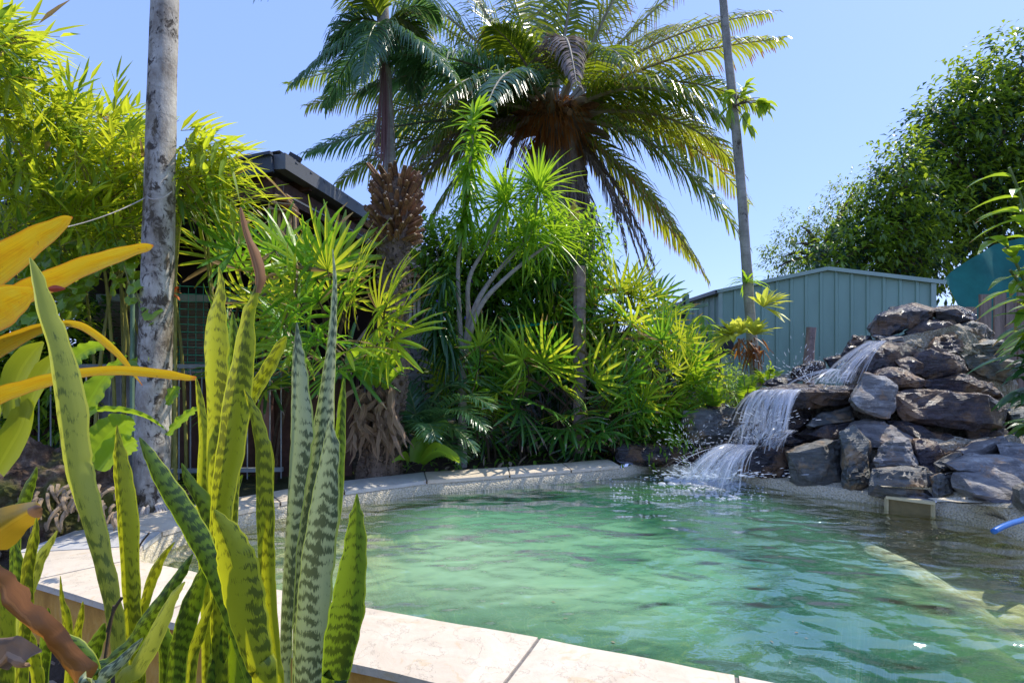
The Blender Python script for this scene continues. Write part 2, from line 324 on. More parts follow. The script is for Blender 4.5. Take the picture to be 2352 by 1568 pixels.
def water_mat():
    t = NT('pool_water')
    tc = t.n('TexCoord')
    # rings spreading from the foot of the falls, broken up by noise
    mp = t.n('Mapping'); t.l(tc.outputs['Object'], mp.inputs[0]); mp.inputs['Location'].default_value = (-1.5, -4.9, 0)
    ln = t.n('VectorMath', operation='LENGTH'); t.l(mp.outputs[0], ln.inputs[0])
    n1 = t.noise(t.coords('Object', (1, 1.5, 1), (0, 0, -.35)), 1.9, 2, .4, .35)
    n2 = t.noise(t.coords('Object', (1, 1.5, 1), (0, 0, -.5)), 5.2, 1, .4, .3)
    n3 = t.noise(t.coords('Object', (1, 1.6, 1)), 26, 2, .5, .4)
    wv = t.math('SINE', t.math('ADD', t.math('MULTIPLY', ln.outputs['Value'], 15), t.math('MULTIPLY', n1, 16)))
    calm = t.n('MapRange'); t.l(ln.outputs['Value'], calm.inputs[0]); calm.inputs[1].default_value = .3; calm.inputs[2].default_value = 3.8; calm.inputs[3].default_value = 1; calm.inputs[4].default_value = .03
    h = t.math('ADD', t.math('MULTIPLY', n1, 1.5), t.math('MULTIPLY', n2, .50))
    h = t.math('ADD', h, t.math('MULTIPLY', wv, .022))
    h = t.math('ADD', h, t.math('MULTIPLY', t.math('MULTIPLY', n3, calm.outputs[0]), .10))
    bp = t.bump(h, 1.0, .055)
    gl = t.n('BsdfGlossy'); gl.inputs['Roughness'].default_value = .03; gl.inputs['Color'].default_value = (1, 1, 1, 1); t.l(bp, gl.inputs['Normal'])
    # milky green body; sunlit patch and dark reflection painted in by position
    b1 = t.noise(t.coords('Object', (1, 1, 1)), .9, 3, .5, .6)
    mpp = t.n('Mapping'); t.l(tc.outputs['Object'], mpp.inputs[0]); mpp.inputs['Location'].default_value = (.45*.42, -2.9*.5, 0); mpp.inputs['Scale'].default_value = (.42, .5, 0)
    l2 = t.n('VectorMath', operation='LENGTH'); t.l(mpp.outputs[0], l2.inputs[0])
    gg = t.math('ADD', l2.outputs['Value'], t.math('MULTIPLY', t.math('SUBTRACT', b1, .5), 1.1))
    bc = t.ramp(gg, [(.22, (.34, .57, .34)), (.50, (.17, .41, .24)), (.78, (.03, .15, .09)), (1.0, (.06, .19, .09))])
    df = t.n('BsdfDiffuse'); t.l(bc, df.inputs[0])
    tr = t.n('BsdfTransparent'); tr.inputs[0].default_value = (.88, .96, .84, 1)
    sx = t.n('SeparateXYZ'); t.l(tc.outputs['Object'], sx.inputs[0])
    at = t.n('Attribute'); at.attribute_name = 'murk'
    m1 = t.n('MixShader'); t.l(at.outputs['Fac'], m1.inputs[0]); t.l(tr.outputs[0], m1.inputs[1]); t.l(df.outputs[0], m1.inputs[2])
    fr = t.n('Fresnel'); fr.inputs['IOR'].default_value = 1.42; t.l(bp, fr.inputs['Normal'])
    fz = t.math('MINIMUM', t.math('ADD', t.math('MULTIPLY', fr.outputs[0], 1.5), .07), 1)
    m2 = t.n('MixShader'); t.l(fz, m2.inputs[0]); t.l(m1.outputs[0], m2.inputs[1]); t.l(gl.outputs[0], m2.inputs[2])
    return t.done(m2)
M['water'] = water_mat()

def fall_mat():
    t = NT('falling_water')
    n = t.noise(t.coords('UV', (9, 1.6, 1)), 2.0, 5, .7, .3); g = t.n('NewGeometry')
    k = t.ramp(t.math('ADD', n, t.math('MULTIPLY', g.outputs['Random Per Island'], .16)), [(.50, .02), (.72, .80)])
    p = t.pbr((.86, .89, .95), .15, None, .6)
    tl = t.n('BsdfTranslucent'); tl.inputs[0].default_value = (.85, .88, .95, 1)
    m0 = t.n('MixShader'); m0.inputs[0].default_value = .5; t.l(p.outputs[0], m0.inputs[1]); t.l(tl.outputs[0], m0.inputs[2])
    tr = t.n('BsdfTransparent'); m = t.n('MixShader'); t.l(k, m.inputs[0]); t.l(tr.outputs[0], m.inputs[1]); t.l(m0.outputs[0], m.inputs[2])
    return t.done(m)
M['fall'] = fall_mat()
def sheet_mat():
    t = NT('falling_water_sheet')
    n = t.noise(t.coords('UV', (16, 1.3, 1)), 1.5, 6, .75, .25); n2 = t.noise(t.coords('UV', (3, 2.2, 1)), 1.6, 3, .6, .6)
    k = t.ramp(t.math('ADD', t.math('MULTIPLY', n, .65), t.math('MULTIPLY', n2, .35)), [(.44, .0), (.53, .28), (.66, .85)])
    p = t.pbr((.82, .86, .93), .12, t.bump(n, .6, .02), .7)
    tl = t.n('BsdfTranslucent'); tl.inputs[0].default_value = (.85, .88, .95, 1)
    m0 = t.n('MixShader'); m0.inputs[0].default_value = .45; t.l(p.outputs[0], m0.inputs[1]); t.l(tl.outputs[0], m0.inputs[2])
    tr = t.n('BsdfTransparent'); m = t.n('MixShader'); t.l(k, m.inputs[0]); t.l(tr.outputs[0], m.inputs[1]); t.l(m0.outputs[0], m.inputs[2])
    return t.done(m)
M['sheet'] = sheet_mat()
def drop_mat():
    t = NT('white_droplets'); p = t.pbr((.9, .92, .95), .1, None, .8)
    tl = t.n('BsdfTranslucent'); tl.inputs[0].default_value = (.9, .92, .97, 1)
    m0 = t.n('MixShader'); m0.inputs[0].default_value = .5; t.l(p.outputs[0], m0.inputs[1]); t.l(tl.outputs[0], m0.inputs[2])
    return t.done(m0)
M['drop'] = drop_mat()
M['foam'] = drop_mat(); M['foam'].name = 'white_foam'

M['shed'] = simple('green_steel_cladding', (.28, .43, .34), .5, .1, 3, .05, stretch=(1, 1, .3))
M['shed_trim'] = simple('pale_green_trim', (.38, .50, .42), .5, .08, 5, .05)
M['shade'] = simple('green_shade_cloth', (.015, .15, .115), .8, .3, 2, .3)
M['gutter'] = simple('charcoal_gutter', (.14, .145, .155), .4, .08, 3, .03, .1)
M['fascia'] = simple('slate_blue_fascia', (.055, .065, .085), .45, .08, 3, .03)
M['timber'] = simple('dark_stained_timber', (.10, .045, .03), .6, .4, 8, .3, stretch=(1, 1, 1))
M['timber_pink'] = simple('faded_pink_post', (.34, .17, .13), .7, .3, 9, .3)
M['paling'] = simple('weathered_paling', (.26, .19, .14), .85, .4, 9, .5, stretch=(3, 3, .4))
M['inside'] = simple('shaded_brown_wall', (.035, .022, .018), .9, .3, 3, .1)
M['blind'] = simple('ribbed_blind', (.30, .25, .2), .7, .15, 3, .1)
M['concrete'] = simple('stained_concrete', (.22, .21, .21), .9, .4, 7, .5)
M['steel_grey'] = simple('grey_painted_steel', (.26, .28, .28), .45, .2, 10, .1)
M['green_paint'] = simple('sage_green_paint', (.17, .27, .18), .45, .15, 10, .1)
M['teal'] = simple('teal_netting', (.01, .20, .15), .6, .2, 10, .1)
M['line'] = simple('green_line', (.01, .32, .20), .5, .1, 10, .0)
M['bamboo_dry'] = simple('pale_dry_bamboo', (.45, .30, .16), .55, .35, 14, .3)
M['copper'] = simple('verdigris_tube', (.10, .24, .22), .5, .5, 12, .2, .4)
M['black'] = simple('black_plastic', (.02, .02, .022), .4, .1, 10, .05)
M['white'] = simple('cream_plastic', (.62, .52, .30), .45, .08, 10, .05)
M['blue'] = simple('blue_hose', (.02, .13, .42), .35, .1, 10, .05)
M['flower'] = simple('violet_petal', (.10, .03, .45), .6, .2, 10, .0)
M['orange'] = simple('orange_petal', (.75, .22, .06), .5, .2, 10, .0)
M['yellow'] = simple('golden_flower', (.62, .42, .08), .6, .3, 10, .0)
M['straw'] = simple('dry_straw', (.33, .24, .15), .85, .5, 12, .6)
M['pole'] = simple('mottled_pink_bark', (.26, .19, .17), .85, .4, 14, .6)
M['bone'] = simple('weathered_white_wood', (.5, .44, .38), .85, .35, 12, .6)

# ------------------------------------------------------------------ mesh builder
class MB:
    def __init__(s): s.v = []; s.f = []; s.uv = []; s.mi = []
    def add(s, vs, fs, uvs=None, mi=0):
        b = len(s.v); s.v += vs; s.uv += uvs if uvs else [(0, 0)]*len(vs)
        s.f += [tuple(i+b for i in f) for f in fs]; s.mi += [mi]*len(fs)
    def strip(s, pts, ws, side=None, up=UP, fold=0., mi=0, across=1, twist=0.):
        n = len(pts); vs = []; uvs = []; fs = []; c = across+1
        for i, p in enumerate(pts):
            t = (pts[min(i+1, n-1)]-pts[max(i-1, 0)])
            if t.length < 1e-7: t = V((0, 0, 1))
            t.normalize()
            if side is not None: sd_ = side-t*side.dot(t)
            else: sd_ = t.cross(up)
            if sd_.length < 1e-4: sd_ = t.cross(V((0, 1, 0.1)))
            sd_.normalize()
            if twist: sd_ = Matrix.Rotation(twist*i/(n-1), 3, t) @ sd_
            nn = sd_.cross(t); w_ = ws[i]
            for j in range(c):
                u = j/across; a = u*2-1
                vs.append(p+sd_*(a*w_/2)+nn*(fold*w_*(a*a))); uvs.append((u, i/(n-1)))
        for i in range(n-1):
            for j in range(across):
                a = i*c+j; fs.append((a, a+1, a+c+1, a+c))
        s.add(vs, fs, uvs, mi)
    def leaf(s, base, d, L, w_, up=UP, droop=.3, fold=.15, n=3, mi=0, across=2, belly=.45):
        d = d.normalized(); pts = []; ws = []
        for i in range(n+1):
            t = i/n; pts.append(base+d*(L*t)+V((0, 0, -droop*L*t*t)))
            ws.append(w_*(max(.06, math.sin(math.pi*min(1, max(.0, (t/belly*.5 if t < belly else .5+.5*(t-belly)/(1-belly))))))))
        s.strip(pts, ws, None, up, fold, mi, across)
    def tube(s, pts, rs, n=8, mi=0, cap=True, jit=0., seed=0):
        vs = []; fs = []; uvs = []; N = len(pts); ref = V((0.13, 1, .21)).normalized()
        for i, p in enumerate(pts):
            t = (pts[min(i+1, N-1)]-pts[max(i-1, 0)]).normalized()
            a = t.cross(ref)
            if a.length < .05: a = t.cross(V((1, 0, 0)))
            a.normalize(); b = t.cross(a)
            for j in range(n):
                an = 2*math.pi*j/n; r = rs[i]
                if jit: r *= 1+jit*noise.noise(V((math.cos(an)*1.5, math.sin(an)*1.5, i*.45+seed)))
                vs.append(p+a*(math.cos(an)*r)+b*(math.sin(an)*r)); uvs.append((j/n, i/max(1, N-1)))
        for i in range(N-1):
            for j in range(n):
                k = (j+1) % n; fs.append((i*n+j, i*n+k, (i+1)*n+k, (i+1)*n+j))
        if cap: fs.append(tuple(range(n))[::-1]); fs.append(tuple((N-1)*n+j for j in range(n)))
        s.add(vs, fs, uvs, mi)
    def box(s, c, sx, sy, sz, rot=None, mi=0):
        r = rot if rot else Matrix.Identity(3)
        vs = [c+r@V((x*sx/2, y*sy/2, z*sz/2)) for x in (-1, 1) for y in (-1, 1) for z in (-1, 1)]
        s.add(vs, [(0, 1, 3, 2), (4, 6, 7, 5), (0, 4, 5, 1), (2, 3, 7, 6), (0, 2, 6, 4), (1, 5, 7, 3)], None, mi)
    def beam(s, a, b, w_, h_, mi=0, up=UP):
        t = (b-a).normalized(); x = t.cross(up).normalized(); z = x.cross(t)
        r = Matrix((x, t, z)).transposed(); s.box((a+b)/2, w_, (b-a).length, h_, r, mi)
    def quad(s, a, b, c, d, mi=0): s.add([a, b, c, d], [(0, 1, 2, 3)], [(0, 0), (1, 0), (1, 1), (0, 1)], mi)
    def blob(s, c, r, sub=1, mi=0, sz=1.):
        bm = bmesh.new(); bmesh.ops.create_icosphere(bm, subdivisions=sub, radius=r)
        s.add([c+V((v.co.x, v.co.y, v.co.z*sz)) for v in bm.verts], [tuple(v.index for v in f.verts) for f in bm.faces], None, mi); bm.free()
    def build(s, name, mats, parent=None, origin=None, smooth=False, bevel=0):
        o_ = parent_loc(parent) if parent else (origin or V((0, 0, 0)))
        me = bpy.data.meshes.new(name)
        me.from_pydata([tuple(v-o_) for v in s.v], [], s.f)
        for m_ in (mats if isinstance(mats, (list, tuple)) else [mats]): me.materials.append(M[m_] if isinstance(m_, str) else m_)
        me.polygons.foreach_set('material_index', s.mi)
        ul = me.uv_layers.new(name='UVMap'); li = [0]*len(me.loops); me.loops.foreach_get('vertex_index', li)
        fl = []
        for i in li: fl += s.uv[i]
        ul.data.foreach_set('uv', fl)
        if smooth: me.polygons.foreach_set('use_smooth', [True]*len(me.polygons))
        me.update()
        if bevel:
            bm = bmesh.new(); bm.from_mesh(me)
            bmesh.ops.bevel(bm, geom=list(bm.edges), offset=bevel, segments=2, affect='EDGES', profile=.6); bm.to_mesh(me); bm.free()
        o = bpy.data.objects.new(name, me); COL.objects.link(o)
        if parent: o.parent = parent
        elif origin: o.location = origin
        return o
def parent_loc(p):
    l = V(p.location); q = p.parent
    while q: l += V(q.location); q = q.parent
    return l
def tag(o, label=None, cat=None, group=None, kind=None):
    if label: o['label'] = label
    if cat: o['category'] = cat
    if group: o['group'] = group
    if kind: o['kind'] = kind
    return o
def thing(name, loc, label, cat, group=None):
    o = bpy.data.objects.new(name, None); o.empty_display_size = .1; COL.objects.link(o); o.location = loc
    return tag(o, label, cat, group)
def put(mesh_obj, name, parent, mat4):
    o = bpy.data.objects.new(name, mesh_obj); COL.objects.link(o); o.parent = parent
    o.matrix_local = Matrix.Translation(-parent_loc(parent)) @ mat4; return o
def bez(a, b, c, n):
    return [a*(1-t)**2+b*(2*t*(1-t))+c*t*t for t in [i/n for i in range(n+1)]]
def catmull(p, n):
    q = [p[0]*2-p[1]]+list(p)+[p[-1]*2-p[-2]]; out = []
    for i in range(1, len(q)-2):
        for k in range(n):
            t = k/n; a, b, c, d = q[i-1:i+3]
            out.append((b*2+(c-a)*t+(a*2-b*5+c*4-d)*t*t+(b*3-a-c*3+d)*t**3)*.5)
    out.append(p[-1]); return out
def mesh_only(mb, name, mats, smooth=False):
    o = mb.build(name, mats, smooth=smooth); me = o.data; bpy.data.objects.remove(o); return me
#SECTIONS
# ================================================================== POOL AND GROUND
CT = .12
stations = [  # (inner, outer) pairs going round the pool, near right corner first
 ((3.3, .78), (3.17, .40)), ((1.95, 1.27), (1.82, .93)), ((.72, 1.745), (.60, 1.40)), ((.10, 1.985), (-.05, 1.64)), ((-.62, 2.235), (-.78, 1.905)),
 ((-1.25, 2.49), (-1.42, 2.14)), ((-1.93, 2.77), (-2.22, 2.50)), ((-2.02, 2.98), (-2.62, 2.86)), ((-2.07, 3.22), (-2.60, 3.30)),
 ((-1.92, 3.58), (-2.33, 3.74)), ((-1.66, 3.90), (-1.88, 4.20)), ((-1.30, 4.22), (-1.46, 4.58)), ((-.72, 4.60), (-.80, 4.96)),
 ((-.02, 4.84), (-.04, 5.20)), ((.55, 5.06), (.50, 5.40)), ((1.05, 5.26), (1.0, 5.62))]
right_edge = [G(1500, 1072, 0), G(1560, 1088, 0), G(1690, 1105, 0), G(1830, 1130, 0), G(2000, 1155, 0), G(2140, 1178, 0), G(2250, 1205, 0), G(2352, 1240, 0), V((3.38, 2.5, 0)), V((3.45, 1.6, 0))]
inner = [V((a[0], a[1], 0)) for a, b in stations]+[V((p.x, p.y, 0)) for p in right_edge]
outer = [V((b[0], b[1], 0)) for a, b in stations]+[V((1.5, 6.0, 0)), V((1.9, 6.2, 0)), V((2.6, 6.3, 0)), V((3.6, 5.9, 0)), V((4.0, 5.3, 0)), V((4.3, 4.8, 0)), V((4.5, 4.2, 0)), V((4.5, 3.6, 0)), V((4.3, 2.6, 0)), V((4.2, 1.5, 0))]
def smooth_loop(pts, n):
    N = len(pts); out = []
    for i in range(N):
        a, b, c, d = pts[i-1], pts[i], pts[(i+1) % N], pts[(i+2) % N]
        for k in range(n):
            t = k/n; out.append((b*2+(c-a)*t+(a*2-b*5+c*4-d)*t*t+(b*3-a-c*3+d)*t**3)*.5)
    return out
def inpoly(x, y, poly):
    r = False; j = len(poly)-1
    for i in range(len(poly)):
        a, b = poly[i], poly[j]
        if (a.y > y) != (b.y > y) and x < (b.x-a.x)*(y-a.y)/(b.y-a.y)+a.x: r = not r
        j = i
    return r
def dpoly(x, y, poly):
    p = V((x, y, 0)); m = 1e9
    for i in range(len(poly)):
        a, b = poly[i-1], poly[i]; e = b-a; t = max(0, min(1, (p-a).dot(e)/max(1e-9, e.length_squared)))
        m = min(m, (p-a-e*t).length)
    return m

def gz(x, y):       # ground height
    f = V((.38, .925, 0)).dot(V((x, y, 0)))-1.42      # behind the near wall (negative towards camera)
    f2 = (x+2.6)
    k = max(0, min(1, (f+.25)/.5))
    if x < -2.2: k = max(k*.8, max(0, min(1, (y-2.4)/.8)))
    z = lerp(-.45, .04, k)
    return z+.03*noise.noise(V((x*1.3, y*1.3, 0)))
def ground():
    mb = MB(); c = V((.8, 3.2, 0)); n = len(outer); rings = [0, .12, .3, .6, 1.0, 1.6, 2.5, 4, 7, 12, 30, 90, 300, 900]
    ol = []
    for i in range(n):
        ol += [outer[i], (outer[i]+outer[(i+1) % n])/2, ]
    n = len(ol)
    for r_ in rings:
        for p in ol:
            d = (p-c).normalized(); q = p+d*(r_-.06); q.z = gz(q.x, q.y) if r_ < 30 else .02
            mb.v.append(q); mb.uv.append((0, 0))
    for k in range(len(rings)-1):
        for i in range(n):
            j = (i+1) % n; mb.f.append((k*n+i, k*n+j, (k+1)*n+j, (k+1)*n+i)); mb.mi.append(0)
    tag(mb.build('ground', 'soil', smooth=True), 'dark garden soil around the pool', kind='structure')
ground()

pool = thing('swimming_pool', (0, 3, 0), 'free-form garden pool with cream slate coping and ochre rendered outer wall', 'pool')
def pool_shell():
    n = len(inner); ns = len(stations)
    # coping slabs
    for i in range(ns-1):
        a0, b0 = stations[i]; a1, b1 = stations[i+1]
        a0, b0, a1, b1 = [V((*q, CT)) for q in (a0, b0, a1, b1)]
        def sub(p0, p1, g): d = (p1-p0).normalized(); return p0+d*g, p1-d*g
        a0_, a1_ = sub(a0, a1, .007); b0_, b1_ = sub(b0, b1, .007)
        K = 7; mb = MB(); top = []; 
        for k in range(K+1):
            t = k/K; ia = a0_.lerp(a1_, t); ob = b0_.lerp(b1_, t); row = []
            for q in range(5):
                s_ = q/4; p = ia.lerp(ob, s_)
                jx = .006*noise.noise(p*9) if q in (0, 4) else 0
                p = p+(ob-ia).normalized()*jx; p.z = CT+.003*noise.noise(p*5)-(.006 if q in (0, 4) or k in (0, K) else 0)
                row.append(p)
            top.append(row)
        base = len(mb.v)
        W = 5
        for row in top: mb.v += row; mb.uv += [(0, 0)]*W
        for row in top: mb.v += [V((p.x, p.y, CT-.034)) for p in row]; mb.uv += [(0, 0)]*W
        T = (K+1)*W
        for k in range(K):
            for q in range(W-1):
                a = k*W+q; mb.f.append((a, a+1, a+W+1, a+W)); mb.mi.append(0)
                mb.f.append((T+a, T+a+W, T+a+W+1, T+a+1)); mb.mi.append(0)
            for q in (0, W-1):
                a = k*W+q; mb.f.append((a, a+W, T+a+W, T+a) if q == 0 else (a+W, a, T+a, T+a+W)); mb.mi.append(0)
        for k in (0, K):
            for q in range(W-1):
                a = k*W+q; mb.f.append((a+1, a, T+a, T+a+1) if k == 0 else (a, a+1, T+a+1, T+a)); mb.mi.append(0)
        mb.build('coping_slab', 'coping_grey' if i in (7, 11) else 'coping', pool)
    # mortar bed beneath the slabs, pebble inner face, rendered outer face
    bed = MB(); inn = MB(); out = MB()
    for i in range(ns-1):
        (a0, b0), (a1, b1) = stations[i], stations[i+1]
        z0 = CT-.012; bed.quad(V((*a0, z0)), V((*a1, z0)), V((*b1, z0)), V((*b0, z0)))
    bed.build('mortar_joint', 'joint', pool)
    il = inner; m = len(il)
    prof = [(0.0, CT-.035), (-.018, .07), (-.03, .03), (-.035, -.02), (-.045, -.3), (-.06, -1.3)]
    cen = V((.6, 3.2, 0))
    def off(i, d):
        a, b, c_ = il[i-1], il[i], il[(i+1) % m]; t = (c_-a).normalized(); nn = V((t.y, -t.x, 0))
        if nn.dot(b-cen) < 0: nn = -nn
        return b+nn*d
    smooth_i = il
    for r_, (d, z) in enumerate(prof):
        for i in range(m):
            p = off(i, d+.012); p.z = z+(.11 if i >= ns and z > 0 else 0)*0; inn.v.append(p); inn.uv.append((0, 0))
    for r_ in range(len(prof)-1):
        for i in range(m):
            j = (i+1) % m; inn.f.append((r_*m+i, r_*m+j, (r_+1)*m+j, (r_+1)*m+i)); inn.mi.append(0)
    inn.build('pebble_lining', 'pebble', pool, smooth=True)
    for i in range(ns-1):
        b0, b1 = V((*stations[i][1], 0)), V((*stations[i+1][1], 0)); i0, i1 = V((*stations[i][0], 0)), V((*stations[i+1][0], 0))
        b0 = b0.lerp(i0, .03); b1 = b1.lerp(i1, .03)
        for k in range(3):
            z0, z1 = lerp(CT-.03, -.5, k/3), lerp(CT-.03, -.5, (k+1)/3)
            out.quad(V((b0.x, b0.y, z0)), V((b0.x, b0.y, z1)), V((b1.x, b1.y, z1)), V((b1.x, b1.y, z0)))
    out.build('outer_wall', 'render', pool)
    # floor
    fl = MB(); N = 70; x0, x1, y0, y1 = -2.4, 3.8, .5, 6.1; idx = {}
    for a in range(N+1):
        for b in range(N+1):
            x = lerp(x0, x1, a/N); y = lerp(y0, y1, b/N); ins = inpoly(x, y, il); d = dpoly(x, y, il)
            if ins or d < .12:
                dd = d if ins else 0
                shelf = max(0, min(1, (-.35-x)/.6))*max(0, min(1, (y-2.3)/.6))
                z = lerp(-.45-.75*min(1, dd/.9), -.24-.2*min(1, dd/.9), shelf)
                if x > 2.25 and y < 3.8: z = -.30
                idx[a, b] = len(fl.v); fl.v.append(V((x, y, z))); fl.uv.append((0, 0))
    for a in range(N):
        for b in range(N):
            k = [(a, b), (a+1, b), (a+1, b+1), (a, b+1)]
            if all(q in idx for q in k): fl.f.append(tuple(idx[q] for q in k)); fl.mi.append(0)
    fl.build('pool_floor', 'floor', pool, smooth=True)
    # submerged step nosing, right; its pale colour carries a painted caustic light streak
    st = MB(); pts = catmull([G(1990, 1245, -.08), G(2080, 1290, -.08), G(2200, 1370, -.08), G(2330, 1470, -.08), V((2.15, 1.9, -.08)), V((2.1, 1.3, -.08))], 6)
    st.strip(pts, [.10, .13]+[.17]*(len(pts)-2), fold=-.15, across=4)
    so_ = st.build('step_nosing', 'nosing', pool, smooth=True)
    # skimmer mouth
    sk = thing_part = MB()
    a, b = G(2032, 1150, .06), G(2138, 1165, .06); a.z = b.z = .10
    sk.beam(a+V((-.01, -.03, 0)), b+V((.01, -.03, 0)), .05, .02)
    for q in (a, b): sk.box(q+V((0, -.02, -.06)), .012, .03, .11)
    s_ = sk.build('skimmer_frame', 'white', pool)
    hole = MB(); hole.quad(a+V((0, -.012, -.01)), b+V((0, -.012, -.01)), b+V((0, -.012, -.42)), a+V((0, -.012, -.42))); hole.build('skimmer_mouth', 'skim_in', pool)
M['skim_in'] = simple('skimmer_inside', (.20, .15, .06), .6)
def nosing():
    t = NT('step_nosing_painted_caustics'); co = t.coords('Object')  # bright caustic lines and rainbow tints painted into the nosing colour
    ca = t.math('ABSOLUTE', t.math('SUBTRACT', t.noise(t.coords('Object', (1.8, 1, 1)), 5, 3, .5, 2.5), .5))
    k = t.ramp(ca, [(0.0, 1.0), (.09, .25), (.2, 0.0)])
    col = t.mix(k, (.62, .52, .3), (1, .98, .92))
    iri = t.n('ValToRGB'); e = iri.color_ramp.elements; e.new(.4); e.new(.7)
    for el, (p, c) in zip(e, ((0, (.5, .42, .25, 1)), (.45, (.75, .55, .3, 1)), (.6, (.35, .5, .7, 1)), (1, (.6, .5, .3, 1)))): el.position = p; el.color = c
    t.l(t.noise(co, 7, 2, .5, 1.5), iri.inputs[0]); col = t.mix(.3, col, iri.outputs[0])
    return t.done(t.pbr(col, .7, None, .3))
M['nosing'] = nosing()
pool_shell()

def water():
    mb = MB(); N = 90; x0, x1, y0, y1 = -2.3, 3.7, .6, 6.0; idx = {}; murk = []
    for a in range(N+1):
        for b in range(N+1):
            x = lerp(x0, x1, a/N); y = lerp(y0, y1, b/N); ins = inpoly(x, y, inner); d = dpoly(x, y, inner)
            if ins or d < .075:
                idx[a, b] = len(mb.v); mb.v.append(V((x, y, 0))); mb.uv.append((0, 0))
                dd = d if ins else 0
                k = min(1, dd/.7)
                sh = max(0, min(1, (-.45-x)/.5))*max(0, min(1, (y-2.5)/.5))
                m_ = lerp(.25+.55*k, .08+.16*k, sh)
                if x > 2.0: m_ *= max(.08, 1-(x-2.0)*3.5)
                murk.append(m_)
    for a in range(N):
        for b in range(N):
            k = [(a, b), (a+1, b), (a+1, b+1), (a, b+1)]
            if all(q in idx for q in k): mb.f.append(tuple(idx[q] for q in k)); mb.mi.append(0)
    o = mb.build('water', 'water', smooth=True)
    at = o.data.attributes.new('murk', 'FLOAT', 'POINT'); at.data.foreach_set('value', murk)
    tag(o, 'rippled milky green pool water reflecting sky', kind='structure')
water()

# ================================================================== ROCK WATERFALL
def Z6(x, y): return (x*.3385+1555.7, y*.3385+612.5)
def rock_mesh(poly, D, thick, seed, rough=.018, lean=.06, back=.72, Db=0):
    """hull of a face outline taken to depth, broken into slaty facets. Points are world positions."""
    rr = random.Random(seed); n = len(poly)
    cx = sum(p[0] for p in poly)/n; cy = sum(p[1] for p in poly)/n; y1 = max(p[1] for p in poly); y0 = min(p[1] for p in poly)
    pts = []
    for (x, y) in poly:
        h = (y1-y)/max(1, y1-y0)
        x = cx+(x-cx)*1.05; y = cy+(y-cy)*1.05
        pts.append(P(x, y, D+lean*h+rr.uniform(0, .07)))
        pts.append(P(x, y, D+thick*.5+lean*h))
        k = rr.uniform(.55, .97)
        if rr.random() < .6: pts.append(P(cx+(x-cx)*k, cy+(y-cy)*k, D-.05+lean*h+rr.uniform(-.05, .04)))
        pts.append(P(cx+(x-cx)*back, cy+(y-cy)*back, D+thick+lean*h))
    bm = bmesh.new()
    for p in pts: bm.verts.new(p)
    r = bmesh.ops.convex_hull(bm, input=bm.verts)
    bmesh.ops.delete(bm, geom=[v for v in bm.verts if not v.link_faces], context='VERTS')
    bmesh.ops.triangulate(bm, faces=bm.faces)
    size = max((a.co-b.co).length for a in bm.verts for b in bm.verts)
    cuts = 4
    for _ in range(cuts):
        es = [e for e in bm.edges if e.calc_length() > size/22]
        if es: bmesh.ops.subdivide_edges(bm, edges=es, cuts=1, use_grid_fill=False)
        bmesh.ops.triangulate(bm, faces=[f for f in bm.faces if len(f.verts) > 3])
    bm.normal_update(); sd_ = V((rr.uniform(0, 50),)*3)
    ax = V((rr.uniform(-.3, .3), rr.uniform(-.2, .2), 1)).normalized()
    for v in bm.verts:
        p = v.co+sd_
        a = noise.noise(p*4.5)*rough*1.6+noise.noise(p*11)*rough
        lay = p.dot(ax)*20+noise.noise(p*3)*1.5; st = (abs((lay % 1)-.5)*2); a -= (1 if st < .22 else 0)*rough*1.3*max(0, noise.noise(p*3)+.5)
        v.co = v.co+v.normal*a
    mb = MB(); bm.verts.ensure_lookup_table()
    for i, v in enumerate(bm.verts): v.index = i
    mb.add([v.co.copy() for v in bm.verts], [tuple(v.index for v in f.verts) for f in bm.faces]); bm.free()
    return mb
rw = thing('rock_waterfall', G(1900, 1130, 0), 'stacked slate rock waterfall with wet dark ledges spilling into the pool', 'rock waterfall')
